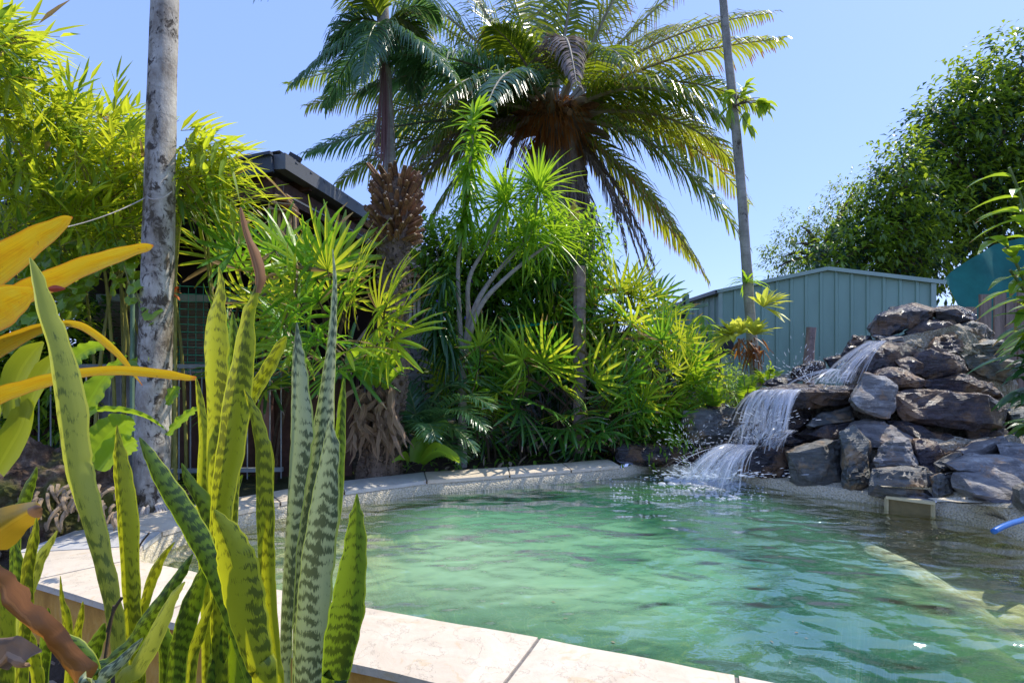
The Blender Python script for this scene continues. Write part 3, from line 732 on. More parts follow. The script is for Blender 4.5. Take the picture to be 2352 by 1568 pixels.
ROCKS = [
 ('rock_dark', 5.45, .6, [(1360,330),(1450,285),(1590,262),(1740,290),(1720,350),(1560,400),(1430,470),(1330,455),(1312,415)], 'dark flat capstone'),
 ('rock_dark', 5.5, .5, [(1720,295),(1800,285),(1900,272),(2000,315),(2025,365),(1900,385),(1760,360)], None),
 ('rock_purple', 5.4, .5, [(1560,440),(1640,380),(1750,348),(1880,352),(1905,405),(1850,445),(1700,475),(1600,480)], 'brown stone with orange face'),
 ('rock_grey', 5.38, .5, [(1890,390),(1990,368),(2090,405),(2138,455),(2120,505),(2010,515),(1940,475),(1900,430)], None),
 ('rock_pale', 5.35, .3, [(1528,500),(1560,460),(1650,458),(1700,490),(1692,560),(1620,575),(1550,545)], None),
 ('rock_purple', 5.28, .5, [(1690,555),(1740,470),(1830,438),(1960,445),(2005,560),(1930,605),(1820,585),(1700,590)], None),
 ('rock_grey', 5.3, .5, [(1980,515),(2080,500),(2203,505),(2200,580),(2150,625),(2050,610),(1990,590)], None),
 ('rock_purple', 5.1, .5, [(1618,600),(1720,562),(1860,598),(1935,640),(1958,700),(1900,738),(1700,752),(1645,700)], 'purple stone veined white'),
 ('rock_grey', 5.15, .6, [(1940,605),(2100,605),(2200,622),(2322,650),(2317,740),(2235,782),(2070,745),(1980,690)], None),
 ('rock_dark', 5.5, .3, [(1120,600),(1190,465),(1300,478),(1325,520),(1270,580),(1200,660),(1140,640)], None),
 ('rock_dark', 5.2, .6, [(1220,620),(1270,530),(1400,498),(1530,518),(1630,570),(1620,650),(1520,700),(1330,735),(1215,725)], 'wet domed stone under the top spill'),
 ('rock_purple', 5.0, .4, [(1330,740),(1420,690),(1520,698),(1675,770),(1650,825),(1500,830),(1380,780)], None),
 ('rock_purple', 5.12, .4, [(1490,640),(1600,618),(1675,655),(1690,720),(1560,730)], None),
 ('rock_pale', 4.72, .35, [(1185,870),(1270,728),(1400,752),(1470,815),(1478,950),(1430,1015),(1330,1015),(1210,965),(1178,905)], 'upright pale block beside the upper ledge'),
 ('rock_purple', 4.8, .8, [(1470,850),(1600,828),(1800,872),(2100,872),(2200,930),(2205,1085),(2000,1100),(1750,1050),(1560,1050),(1490,960)], 'long damp purple slab'),
 ('rock_purple', 5.0, .6, [(1660,780),(1900,735),(2130,785),(2195,880),(1950,892),(1780,872)], None),
 ('rock_dark', 5.02, .6, [(560,835),(700,808),(1200,805),(1195,850),(1175,925),(1000,950),(800,965),(740,890),(620,870)], 'upper wet ledge'),
 ('rock_dark', 5.45, .3, [(775,690),(880,655),(1000,645),(1010,730),(870,765),(780,765)], None),
 ('rock_dark', 5.5, .25, [(1000,625),(1060,612),(1115,605),(1112,660),(1050,690)], None),
 ('rock_dark', 5.4, .3, [(570,800),(600,770),(670,745),(780,760),(800,810),(650,825)], None),
 ('rock_grey', 5.3, .3, [(400,970),(470,870),(560,845),(600,880),(520,960),(430,1000)], None),
 ('rock_grey', 4.98, .3, [(880,1075),(960,1000),(1170,945),(1195,1045),(1050,1075),(900,1095)], None),
 ('rock_dark', 4.93, .5, [(790,1140),(1000,1070),(1195,1055),(1190,1150),(1050,1190),(900,1185)], None),
 ('rock_dark', 5.2, .5, [(430,1010),(600,965),(800,955),(910,985),(880,1060),(800,1130),(480,1150)], None),
 ('rock_dark', 5.0, .5, [(340,1190),(500,1130),(800,1120),(1000,1160),(900,1200),(700,1215),(400,1225)], 'lower wet ledge'),
 ('rock_dark', 4.88, .6, [(330,1225),(450,1200),(650,1212),(750,1228),(742,1425),(650,1452),(500,1425),(390,1400),(345,1310)], None),
 ('rock_grey', 4.62, .5, [(742,1255),(1000,1180),(1108,1165),(1122,1465),(980,1500),(880,1500),(762,1455)], 'big square dark green block'),
 ('rock_grey', 4.4, .4, [(1112,1145),(1200,1080),(1295,1195),(1303,1455),(1270,1505),(1170,1512),(1128,1470)], 'upright streaked block with orange edge'),
 ('rock_pale', 4.55, .6, [(1150,1120),(1200,1068),(1290,1042),(1400,1055),(1610,1145),(1622,1245),(1480,1230),(1300,1225)], 'sunlit flat white topped stone'),
 ('rock_pale', 4.3, .35, [(1348,1315),(1380,1230),(1465,1155),(1550,1180),(1645,1365),(1480,1370),(1360,1350)], 'pointed pale stone'),
 ('rock_grey', 4.12, .45, [(1288,1485),(1330,1370),(1500,1358),(1690,1368),(1742,1412),(1732,1562),(1500,1570),(1300,1545)], None),
 ('rock_dark', 4.75, .4, [(1425,1045),(1560,1055),(1980,1185),(1955,1240),(1700,1205),(1450,1125)], 'long leaning dark slab'),
 ('rock_purple', 4.5, .4, [(1610,1180),(1680,1170),(1760,1190),(1805,1285),(1750,1385),(1640,1365),(1600,1250)], None),
 ('rock_purple', 4.62, .3, [(1700,1205),(1800,1200),(1910,1225),(1905,1290),(1800,1290),(1740,1260)], None),
 ('rock_pale', 4.4, .4, [(1900,1245),(2000,1190),(2200,1162),(2235,1200),(2190,1275),(1930,1305)], None),
 ('rock_pale', 4.2, .5, [(2175,1205),(2250,1190),(2400,1220),(2520,1260),(2500,1320),(2210,1305)], None),
 ('rock_pale', 4.0, .5, [(1838,1335),(2020,1272),(2352,1310),(2500,1390),(2352,1450),(2100,1390),(1870,1380)], None),
 ('rock_pale', 3.68, .5, [(1885,1410),(1960,1380),(2100,1367),(2352,1445),(2450,1560),(2300,1610),(1990,1570),(1895,1490)], 'broad pale boulder at the water edge'),
 ('rock_grey', 4.02, .3, [(1728,1425),(1800,1395),(1900,1383),(1900,1560),(1752,1565)], None),
 ('rock_grey', 4.25, .3, [(1748,1335),(1810,1295),(1905,1275),(1920,1375),(1770,1400)], None),
 ('rock_grey', 5.05, .4, [(2218,965),(2300,952),(2450,975),(2450,1225),(2265,1210)], None),
 ('rock_grey', 3.45, .4, [(2280,1500),(2400,1450),(2600,1480),(2600,1700),(2400,1680),(2290,1600)], None),
 ('rock_purple', 4.9, .4, [(1960,1100),(2200,1085),(2270,1150),(2230,1215),(2000,1205)], None),
 ('rock_pale', 5.32, .2, [(1330,470),(1420,465),(1540,475),(1530,505),(1400,510)], None),
]
for i, (m_, D, th, poly, lab) in enumerate(ROCKS):
    mb = rock_mesh([Z6(*q) for q in poly], D, th, i*7+3, lean=.05 if i not in (28, 37) else .3)
    o = mb.build('boulder', m_, rw)
    if lab: o['label'] = lab
# mortar core behind and under the boulders
def core(pl, D, th, seed): rock_mesh([Z6(*q) for q in pl], D, th, seed, .03, .1, .85).build('mortar_core', 'mortar', rw)
core([(1300,520),(1900,420),(2190,540),(2260,800),(2240,1150),(1500,1150),(1200,1000),(1150,700)], 5.24, .7, 91)
core([(450,900),(1200,830),(1300,1100),(1200,1400),(400,1400),(380,1150)], 5.35, .6, 92)
core([(1150,1200),(2300,1150),(2400,1500),(1300,1560)], 4.62, .7, 93)
core([(300,1400),(760,1410),(1300,1480),(1310,1560),(800,1600),(350,1480)], 5.2, .6, 94)
# pebbled kerb under the boulders
kb = MB(); pts = [G(1480, 1062, .0), G(1560, 1078, 0), G(1690, 1102, 0), G(1830, 1127, 0), G(2000, 1152, 0), G(2035, 1160, 0)]
def kerb(pts, h):
    kb = MB(); c = catmull(pts, 5)
    for i, p in enumerate(c):
        for (d, z) in ((-.06, -.12), (-.045, .0), (-.02, h*.6), (.06, h), (.4, h+.02)):
            t = (c[min(i+1, len(c)-1)]-c[max(i-1, 0)]).normalized(); nn = V((-t.y, t.x, 0))
            if nn.y < 0: nn = -nn
            kb.v.append(V((p.x, p.y, 0))+nn*d+V((0, 0, z))); kb.uv.append((0, 0))
    for i in range(len(c)-1):
        for q in range(4): kb.f.append((i*5+q, i*5+q+1, (i+1)*5+q+1, (i+1)*5+q)); kb.mi.append(0)
    kb.build('pebble_kerb', 'pebble', rw, smooth=True)
kerb(pts, .10)
kerb([G(2142, 1172, 0), G(2180, 1185, 0), G(2260, 1205, 0), G(2360, 1240, 0), V((3.45, 2.5, 0)), V((3.5, 1.6, 0))], .17)

def lone(name, m_, D, th, poly, label, cat, seed, z6=True):
    mb = rock_mesh([Z6(*q) for q in poly] if z6 else poly, D, th, seed)
    o = mb.build(name, m_, origin=P(*(Z6(*poly[0]) if z6 else poly[0]), D)); tag(o, label, cat)
lone('boulder', 'rock_grey', 5.45, .35, [(55,985),(180,958),(380,968),(445,1050),(430,1160),(300,1200),(90,1190),(52,1050)], 'upright square grey block standing left of the falling water', 'boulder', 201)
lone('boulder', 'rock_dark', 5.5, .4, [(1405,1030),(1440,1018),(1540,1018),(1640,1022),(1660,1062),(1500,1068),(1420,1060)], 'low long dark rock lying on the far pool edge below the ferns', 'boulder', 202, False)
lone('boulder', 'rock_dark', 5.6, .3, [(185,950),(230,915),(320,925),(405,955),(400,985),(230,975)], 'small dark brown rock perched on top of the square grey block', 'boulder', 203)

# falling water
fw = MB(); Rw = random.Random(16)
def q6(x, y, D): return P(*Z6(x, y), D)
def fall(a, b, na, end_jit, bulge, n, w0, w1, slack=.15):
    """strands from random points of the line a-b ((px,py,D) pairs) to matching points of na"""
    for i in range(n):
        s = Rw.random(); p0 = q6(*a).lerp(q6(*b), s); s2 = min(1, max(0, s+Rw.uniform(-slack, slack))); p2 = q6(*na[0]).lerp(q6(*na[1]), s2)
        p2 += V((Rw.gauss(0, end_jit), Rw.gauss(0, end_jit), Rw.gauss(0, end_jit*.6)))
        p1 = V((lerp(p0.x, p2.x, .65), lerp(p0.y, p2.y, .65), p0.z-(p0.z-p2.z)*bulge))
        pts = bez(p0, p1, p2, 7); w_ = Rw.uniform(w0, w1)
        fw.strip(pts, [w_*(.5+.5*math.sin(math.pi*(k/7)**.6)) for k in range(8)], side=V((1, Rw.uniform(-.7, .7), Rw.uniform(-.3, .3))))
def sheet(a, b, na, bulge, nx=26, ny=10, jit=.02):
    base_i = len(fw.v); ph_ = Rw.random()*9
    for j in range(ny+1):
        for i in range(nx+1):
            s = i/nx; f = j/ny; p0 = q6(*a).lerp(q6(*b), s); p2 = q6(*na[0]).lerp(q6(*na[1]), s)
            p1 = V((lerp(p0.x, p2.x, .65), lerp(p0.y, p2.y, .65), p0.z-(p0.z-p2.z)*bulge)); p = p0*(1-f)**2+p1*(2*f*(1-f))+p2*f*f
            n_ = noise.noise(V((s*11, f*1.5, ph_))); p = p+V((n_*jit*f*1.5, -abs(n_)*jit-.01, n_*jit*f)); fw.v.append(p); fw.uv.append((s*2.2+ph_, f))
    for j in range(ny):
        for i in range(nx):
            k = base_i+j*(nx+1)+i; fw.f.append((k, k+1, k+nx+2, k+nx+1)); fw.mi.append(1)
sheet((1290, 500, 5.15), (1420, 500, 5.12), ((1010, 770, 5.08), (1180, 790, 4.93)), .35)
sheet((550, 832, 4.98), (840, 828, 4.92), ((430, 1080, 4.87), (720, 1130, 4.78)), .12, jit=.05)
sheet((550, 832, 4.96), (760, 828, 4.92), ((440, 1050, 4.84), (650, 1120, 4.76)), .12, jit=.06)
sheet((430, 1070, 4.83), (820, 1110, 4.77), ((370, 1190, 4.84), (700, 1215, 4.74)), .2, jit=.05)
sheet((330, 1200, 4.8), (560, 1210, 4.74), ((60, 1450, 4.52), (390, 1455, 4.58)), .15, jit=.06)
sheet((340, 1200, 4.76), (520, 1210, 4.70), ((100, 1450, 4.46), (370, 1455, 4.55)), .15, jit=.06)
# thin film over the ledges
sheet((560, 815, 5.3), (1180, 800, 5.2), ((550, 832, 4.95), (1190, 832, 4.93)), .5, jit=.01)
fall((1300, 505, 5.18), (1420, 500, 5.15), ((1010, 770, 5.1), (1180, 790, 4.95)), .04, .35, 34, .004, .022)
fall((1040, 690, 5.1), (1200, 700, 5.0), ((850, 800, 5.0), (1150, 805, 4.9)), .05, .3, 26, .004, .02)
fall((550, 835, 5.0), (840, 830, 4.93), ((430, 1080, 4.9), (720, 1130, 4.8)), .055, .12, 70, .005, .03)
fall((430, 1070, 4.85), (820, 1110, 4.78), ((370, 1190, 4.85), (700, 1215, 4.75)), .05, .2, 36, .004, .022)
fall((330, 1200, 4.8), (560, 1210, 4.75), ((60, 1440, 4.55), (390, 1450, 4.6)), .07, .15, 70, .004, .026)
fall((350, 1190, 4.8), (480, 1200, 4.75), ((-60, 1380, 4.5), (120, 1440, 4.6)), .10, .1, 10, .003, .010)
o = fw.build('falling_water', ['fall', 'sheet'], origin=q6(400, 1200, 4.8), smooth=True); tag(o, 'white water cascading over the dark slate ledges', 'falling water', kind='stuff')
dp = MB()
def drops(c, sx, sz, D, n, r0, r1, dirv=None):
    for _ in range(n):
        x = Rw.gauss(c[0], sx); y = c[1]-abs(Rw.gauss(0, sz)); p = q6(x, y, D+Rw.gauss(0, .12)); r = Rw.uniform(r0, r1)
        if p.z < .01: continue
        d = (V((x-c[0], 0, (c[1]-y))) if True else 0).normalized() if abs(x-c[0])+abs(y-c[1]) > 1 else V((0, 0, 1))
        L = r*Rw.uniform(1.5, 8); r *= .7
        dp.tube([p-d*L, p-d*L*.4, p+d*L*.6, p+d*L], [r*.2, r*.9, r, r*.25], 5)
drops((200, 1400), 150, 110, 4.68, 420, .0007, .0030)
drops((120, 1440), 110, 45, 4.6, 300, .0008, .0040)
drops((560, 1180), 110, 50, 4.8, 140, .0008, .003)
drops((60, 1200), 110, 90, 4.7, 110, .001, .003)
drops((900, 790), 110, 60, 5.0, 150, .0012, .004)
drops((800, 720), 160, 110, 5.1, 90, .001, .0035)
drops((600, 1060), 130, 60, 4.85, 120, .0015, .004)
drops((300, 1430), 220, 25, 4.6, 160, .002, .006)
o = dp.build('water_droplets', 'drop', origin=q6(200, 1300, 4.7)); tag(o, 'spray of droplets thrown up around the cascade', 'spray', kind='stuff')
fm = MB()
for _ in range(1100):
    vx = Rw.gauss(1640, 65); vy = 1094+abs(Rw.gauss(0, 17))+Rw.uniform(-4, 8)
    if Rw.random() < .3: vx = Rw.uniform(1400, 1760); vy = Rw.uniform(1090, 1150)  # scattered white bits also stand for glints on the water
    g = G(vx, vy, .004); r = Rw.uniform(.004, .022)*(1.2 if abs(vx-1640) < 60 else .5)
    if inpoly(g.x, g.y, inner): fm.blob(g, r, 1, sz=.35)
for _ in range(260):
    g = G(Rw.gauss(1635, 42), Rw.uniform(1098, 1112), .0); fm.blob(g, Rw.uniform(.015, .045), 2, sz=.5)
o = fm.build('foam', 'foam', origin=G(1640, 1100, 0), smooth=True); tag(o, 'white bubbling foam and modelled glints where the cascade meets the pool', 'foam', kind='stuff')
# ================================================================== BUILDINGS AND YARD
def shed():
    A = P(1655, 668, 8.84); Rr = V((A.x, A.y, 0)); Bp = V((6.0, 7.75, 0)); base = .0
    Ax = V((A.x, A.y, 0)); d = (Bp-Ax).normalized(); W = (Bp-Ax).length; back = V((.33, 1, 0)).normalized()
    back = V((-.02, 1, 0))
    ze = A.z
    apx_px = 1900
    # apex distance along the wall where it projects to the photographed apex
    t_ = min([i/200*W for i in range(200)], key=lambda t: abs((Ax+d*t).x/(Ax+d*t).y*F+HX-apx_px)); ap = Ax+d*t_
    za = CH+(HY-617)/F*ap.y; zr = CH+(HY-648)/F*Bp.y
    t = thing('garden_shed', Ax, 'sage green ribbed steel shed with low gable roof behind the rock waterfall', 'shed')
    def top(s): return lerp(ze, za, s/t_) if s < t_ else lerp(za, zr, (s-t_)/(W-t_))
    wl = MB(); n = 14; out = V((d.y, -d.x, 0))
    if out.y > 0: out = -out
    for i in range(n):
        s0, s1 = W*i/n, W*(i+1)/n; rb = .035
        for (a, b, o0, o1) in ((s0, s0+rb, 0, 0), (s0+rb, s0+rb+.012, 0, -.022), (s0+rb+.012, s1-.012, -.022, -.022), (s1-.012, s1, -.022, 0)):
            p, q = Ax+d*a+out*o0, Ax+d*b+out*o1
            wl.quad(V((p.x, p.y, base)), V((q.x, q.y, base)), V((q.x, q.y, top(b))), V((p.x, p.y, top(a))))
    wl.build('gable_wall', 'shed', t)
    L = 3.2
    for (c0, z, sgn) in ((Ax, ze, -1), (Bp, zr, 1)):
        sw = MB()
        for i in range(12):
            a, b = L*i/12, L*(i+1)/12
            for (u, v, o0, o1) in ((a, a+.03, 0, 0), (a+.03, b-.02, .02, .02), (b-.02, b, .02, 0)):
                p, q = c0+back*u-d*(sgn*o0), c0+back*v-d*(sgn*o1)
                sw.quad(V((p.x, p.y, base)), V((q.x, q.y, base)), V((q.x, q.y, z)), V((p.x, p.y, z)))
        sw.build('side_wall', 'shed', t)
    rf = MB()
    o3 = out*.04
    for (s0, z0, s1, z1) in ((-.05, ze-.01, t_, za), (t_, za, W+.14, zr-.015)):
        a, b = Ax+d*s0+o3, Ax+d*s1+o3
        rf.quad(V((a.x, a.y, z0+.03)), V((b.x, b.y, z1+.03)), V((b.x, b.y, z1+.03))+back*L, V((a.x, a.y, z0+.03))+back*L)
    rf.build('roof', 'shed', t)
    tr = MB()
    for (s0, z0, s1, z1) in ((-.05, ze-.01, t_, za), (t_, za, W+.14, zr-.015)):
        a, b = Ax+d*s0+out*.03, Ax+d*s1+out*.03
        tr.beam(V((a.x, a.y, z0)), V((b.x, b.y, z1)), .03, .055)
    tr.build('barge_capping', 'shed_trim', t)
    for c0, z in ((Ax, ze), (Bp, zr)):
        cs = MB(); cs.box(V((c0.x, c0.y, z/2))+out*.008, .06, .03, z-.04, Matrix.Rotation(math.atan2(d.y, d.x), 3, 'Z'))
        cs.build('corner_trim', 'shed_trim', t)
    g = MB(); g.beam(V((Ax.x, Ax.y, ze-.01))-d*.05, V((Ax.x, Ax.y, ze-.01))-d*.05+back*L, .07, .06); g.build('gutter', 'gutter', t)
shed()

def house():
    C = P(642, 352, 5.5); z = C.z; sd_ = V((.15, 1, 0)).normalized(); fd = V((-1, .12, 0)).normalized()
    t = thing('house', (C.x, C.y, 0), 'dark timber verandah house with charcoal gutter behind the lady palms', 'house')
    L = 13.0; Wd = 7.0; sl_ = -.13
    g = MB(); g.beam(C+V((0, 0, -.085)), C+sd_*L+V((0, 0, -.085)), .13, .15); g.beam(C+V((.035, 0, -.005)), C+sd_*L+V((.035, 0, -.005)), .05, .018)
    g.beam(C+V((.062, 0, -.42)), C+sd_*L+V((.062, 0, -.42)), .02, .02)
    for k in range(40):
        p = C+sd_*(.2+k*.3)+V((.068, 0, -.03)); g.box(p, .008, .05, .012)
    g.build('gutter', 'gutter', t)
    f = MB(); e = C+fd*Wd+V((0, 0, sl_*Wd)); f.beam(C+V((-.06, -.03, -.10)), e+V((0, -.03, -.10)), .03, .2); f.beam(C+V((-.06, -.05, -.02)), e+V((0, -.05, -.02)), .06, .03)
    f.build('barge_board', 'fascia', t)
    b = MB(); o = V((-.12, .12, -.30)); b.beam(C+o+V((0, 0, 0)), C+o+sd_*L, .06, .2); b.beam(C+o, e+V((0, .12, -.30)), .06, .2)
    b.build('beam', 'timber', t)
    r = MB(); h = V((0, 0, .03)); r.quad(C+h, C+sd_*L+h, e+sd_*L+h, e+h); r.quad(C-h*1.5, e-h*1.5, e+sd_*L-h*1.5, C+sd_*L-h*1.5); r.build('roof', 'gutter', t)
    rf = MB()
    for k in range(9):
        a = C+sd_*(.6+k*1.3)+V((0, 0, -.13)); rf.beam(a, a+fd*5+V((0, 0, sl_*5)), .05, .12)
    rf.build('rafters', 'timber', t)
    for k, (s, w_) in enumerate(((0.35, .12), (3.0, .12), (5.6, .12), (8.2, .14), (11.5, .14))):
        p = MB(); a = C+o+sd_*s; p.box(V((a.x, a.y, (z-.4)/2)), w_, w_, z-.4); p.build('post', 'timber', t)
    wl = MB(); a = C+fd*2.6+sd_*.8; q = a+sd_*L; wl.quad(V((a.x, a.y, 0)), V((q.x, q.y, 0)), V((q.x, q.y, z-.25)), V((a.x, a.y, z-.25)))
    a2 = C+sd_*4.5; q2 = C+fd*Wd+sd_*4.5; wl.quad(V((a2.x-.2, a2.y, 0)), V((q2.x, q2.y, 0)), V((q2.x, q2.y, z-.25)), V((a2.x-.2, a2.y, z-.25)))
    wl.build('wall', 'inside', t)
    rl = MB(); 
    for zz in (1.05, .15): rl.beam(V((C.x-.12, C.y+.3, zz)), V((C.x-.12, C.y+.3, zz))+sd_*(L-1), .05, .08)
    for k in range(70):
        a = V((C.x-.12, C.y+.3, .6))+sd_*(k*.16); rl.box(a, .03, .03, .85)
    rl.build('railing', 'timber', t)
    fr = MB(); 
    for zz in (1.0, 1.75): fr.beam(P(225, 0, 5.4)*1.0+V((0, 0, zz-P(225, 0, 5.4).z)), V((C.x-.25, 5.45, zz)), .05, .07)
    fr.build('front_rail', 'steel_grey', t)
    n = 26
    for (xa, xb) in ((P(215, 0, 5.6).x, P(325, 0, 5.6).x), (P(395, 0, 5.6).x, P(480, 0, 5.6).x)):
        bl = MB()
        for i in range(n):
            z0 = lerp(.95, 1.75, i/n); z1 = z0+.8/n*.82
            bl.quad(V((xa, 5.6, z0)), V((xb, 5.6, z0)), V((xb, 5.58, z1)), V((xa, 5.58, z1)))
        bl.build('ribbed_blind', 'blind', t)
    for xx in (P(390, 0, 5.5).x, P(325, 0, 5.5).x): p = MB(); p.box(V((xx, 5.5, .9)), .09, .09, 1.8); p.build('post', 'steel_grey', t)
    pk = MB(); a = P(614, 700, 5.0); pk.box(V((a.x, a.y, .95)), .085, .085, 1.6); pk.build('post', 'timber_pink', t)['label'] = 'faded pink post'
    cm = MB(); a = P(672, 368, 5.75); cm.tube([C+sd_*.15+V((.06, 0, 0)), a+V((0, 0, -.03)), a], [.01]*3, 6); cm.box(a+V((.03, 0, .03)), .12, .07, .045, Matrix.Rotation(.5, 3, 'Y'))
    cm.build('security_light', 'black', t)
    return C, sd_
HC, HS = house()

def hangings():
    a = P(652, 495, 5.2); t = thing('wind_chime', a, 'pale bamboo wind chime with tiered top hanging under the corner of the roof', 'wind chime')
    tp = MB()
    for i, (w_, dz) in enumerate(((.14, .17), (.20, .11), (.27, .05))):
        for k in range(5): tp.beam(a+V((-w_/2, -.06+k*.03, dz)), a+V((w_/2, -.06+k*.03, dz-.02)), .018, .012)
        for sx in (-1, 1): tp.tube([a+V((sx*w_*.35, -.07, dz+.012)), a+V((sx*w_*.35, .07, dz+.012))], [.01, .01], 6)
    tp.build('tiered_top', 'bamboo_dry', t)
    for k in range(5):
        c = MB(); x = -.10+k*.05; L = .20+.05*(k % 2); c.tube([a+V((x, .02*(k % 2), .03)), a+V((x*1.1, .02*(k % 2), .03-L))], [.016, .016], 8); c.build('tube', 'bamboo_dry', t)
    st = MB(); st.tube([a+V((0, 0, .19)), P(650, 425, 5.3)], [.003, .003], 4); st.build('cord', 'black', t)
    a = P(541, 545, 5.3); t = thing('bird_feeder', a, 'small pagoda roofed wooden bird feeder hanging in the shaded verandah', 'bird feeder')
    m_ = MB(); m_.box(a+V((0, 0, 0)), .11, .11, .12); m_.build('house_box', 'bamboo_dry', t)
    m_ = MB(); m_.add([a+V(q) for q in ((-.11, -.11, .07), (.11, -.11, .07), (.11, .11, .07), (-.11, .11, .07), (0, 0, .15))], [(0, 1, 4), (1, 2, 4), (2, 3, 4), (3, 0, 4), (3, 2, 1, 0)]); m_.build('roof', 'bamboo_dry', t)
    m_ = MB(); m_.box(a+V((0, -.058, -.01)), .03, .004, .04); m_.build('opening', 'black', t)
    m_ = MB(); m_.tube([a+V((0, 0, .14)), a+V((0, 0, .5))], [.003, .003], 4); m_.build('cord', 'black', t)
    a = P(948, 640, 6.6); t = thing('wind_chime', a, 'tube wind chime with copper cap and teal bands beside the shaggy stump', 'wind chime')
    m_ = MB(); m_.tube([a+V((0, 0, 0)), a+V((0, 0, .06)), a+V((0, 0, .09))], [.12, .07, .01], 12); m_.build('cap', 'boot', t)
    for k in range(4):
        m_ = MB(); x = -.08+.052*k; m_.tube([a+V((x, 0, 0)), a+V((x, 0, -.62+.06*k))], [.02, .02], 8); m_.tube([a+V((x, 0, -.12)), a+V((x, 0, -.22))], [.022, .022], 8, mi=1); m_.build('tube', ['bone', 'copper'], t)
    a = P(1098, 690, 7.5); t = thing('wind_chime', a, 'large bamboo tube chime hanging low behind the forked dracaena stems', 'wind chime')
    for k in range(4):
        m_ = MB(); x = -.1+.065*k; m_.tube([a+V((x, 0, 0)), a+V((x, 0, -.5-.1*(k % 2)))], [.028, .028], 8); m_.build('tube', 'bamboo_dry', t)
    m_ = MB(); m_.tube([a+V((0, 0, .0)), a+V((0, 0, .05)), a+V((0, 0, .11))], [.16, .12, .01], 12); m_.build('cap', 'boot', t)
    # string of little bulbs
    m_ = MB(); b_ = MB()
    for (p, q) in (((405, 520), (520, 470)), ((470, 560), (560, 460)), ((560, 470), (640, 520))):
        A_, B_ = P(*p, 5.45), P(*q, 5.45); pts = bez(A_, (A_+B_)/2-V((0, 0, .25)), B_, 12); m_.tube(pts, [.003]*13, 4)
        for c in pts[::2]: b_.blob(c-V((0, 0, .025)), .018, 1)
    t = thing('fairy_lights', P(500, 500, 5.45), 'string of small pale bulbs swagged in the dark verandah', 'string lights')
    m_.build('wire', 'black', t); b_.build('bulbs', 'white', t)
hangings()

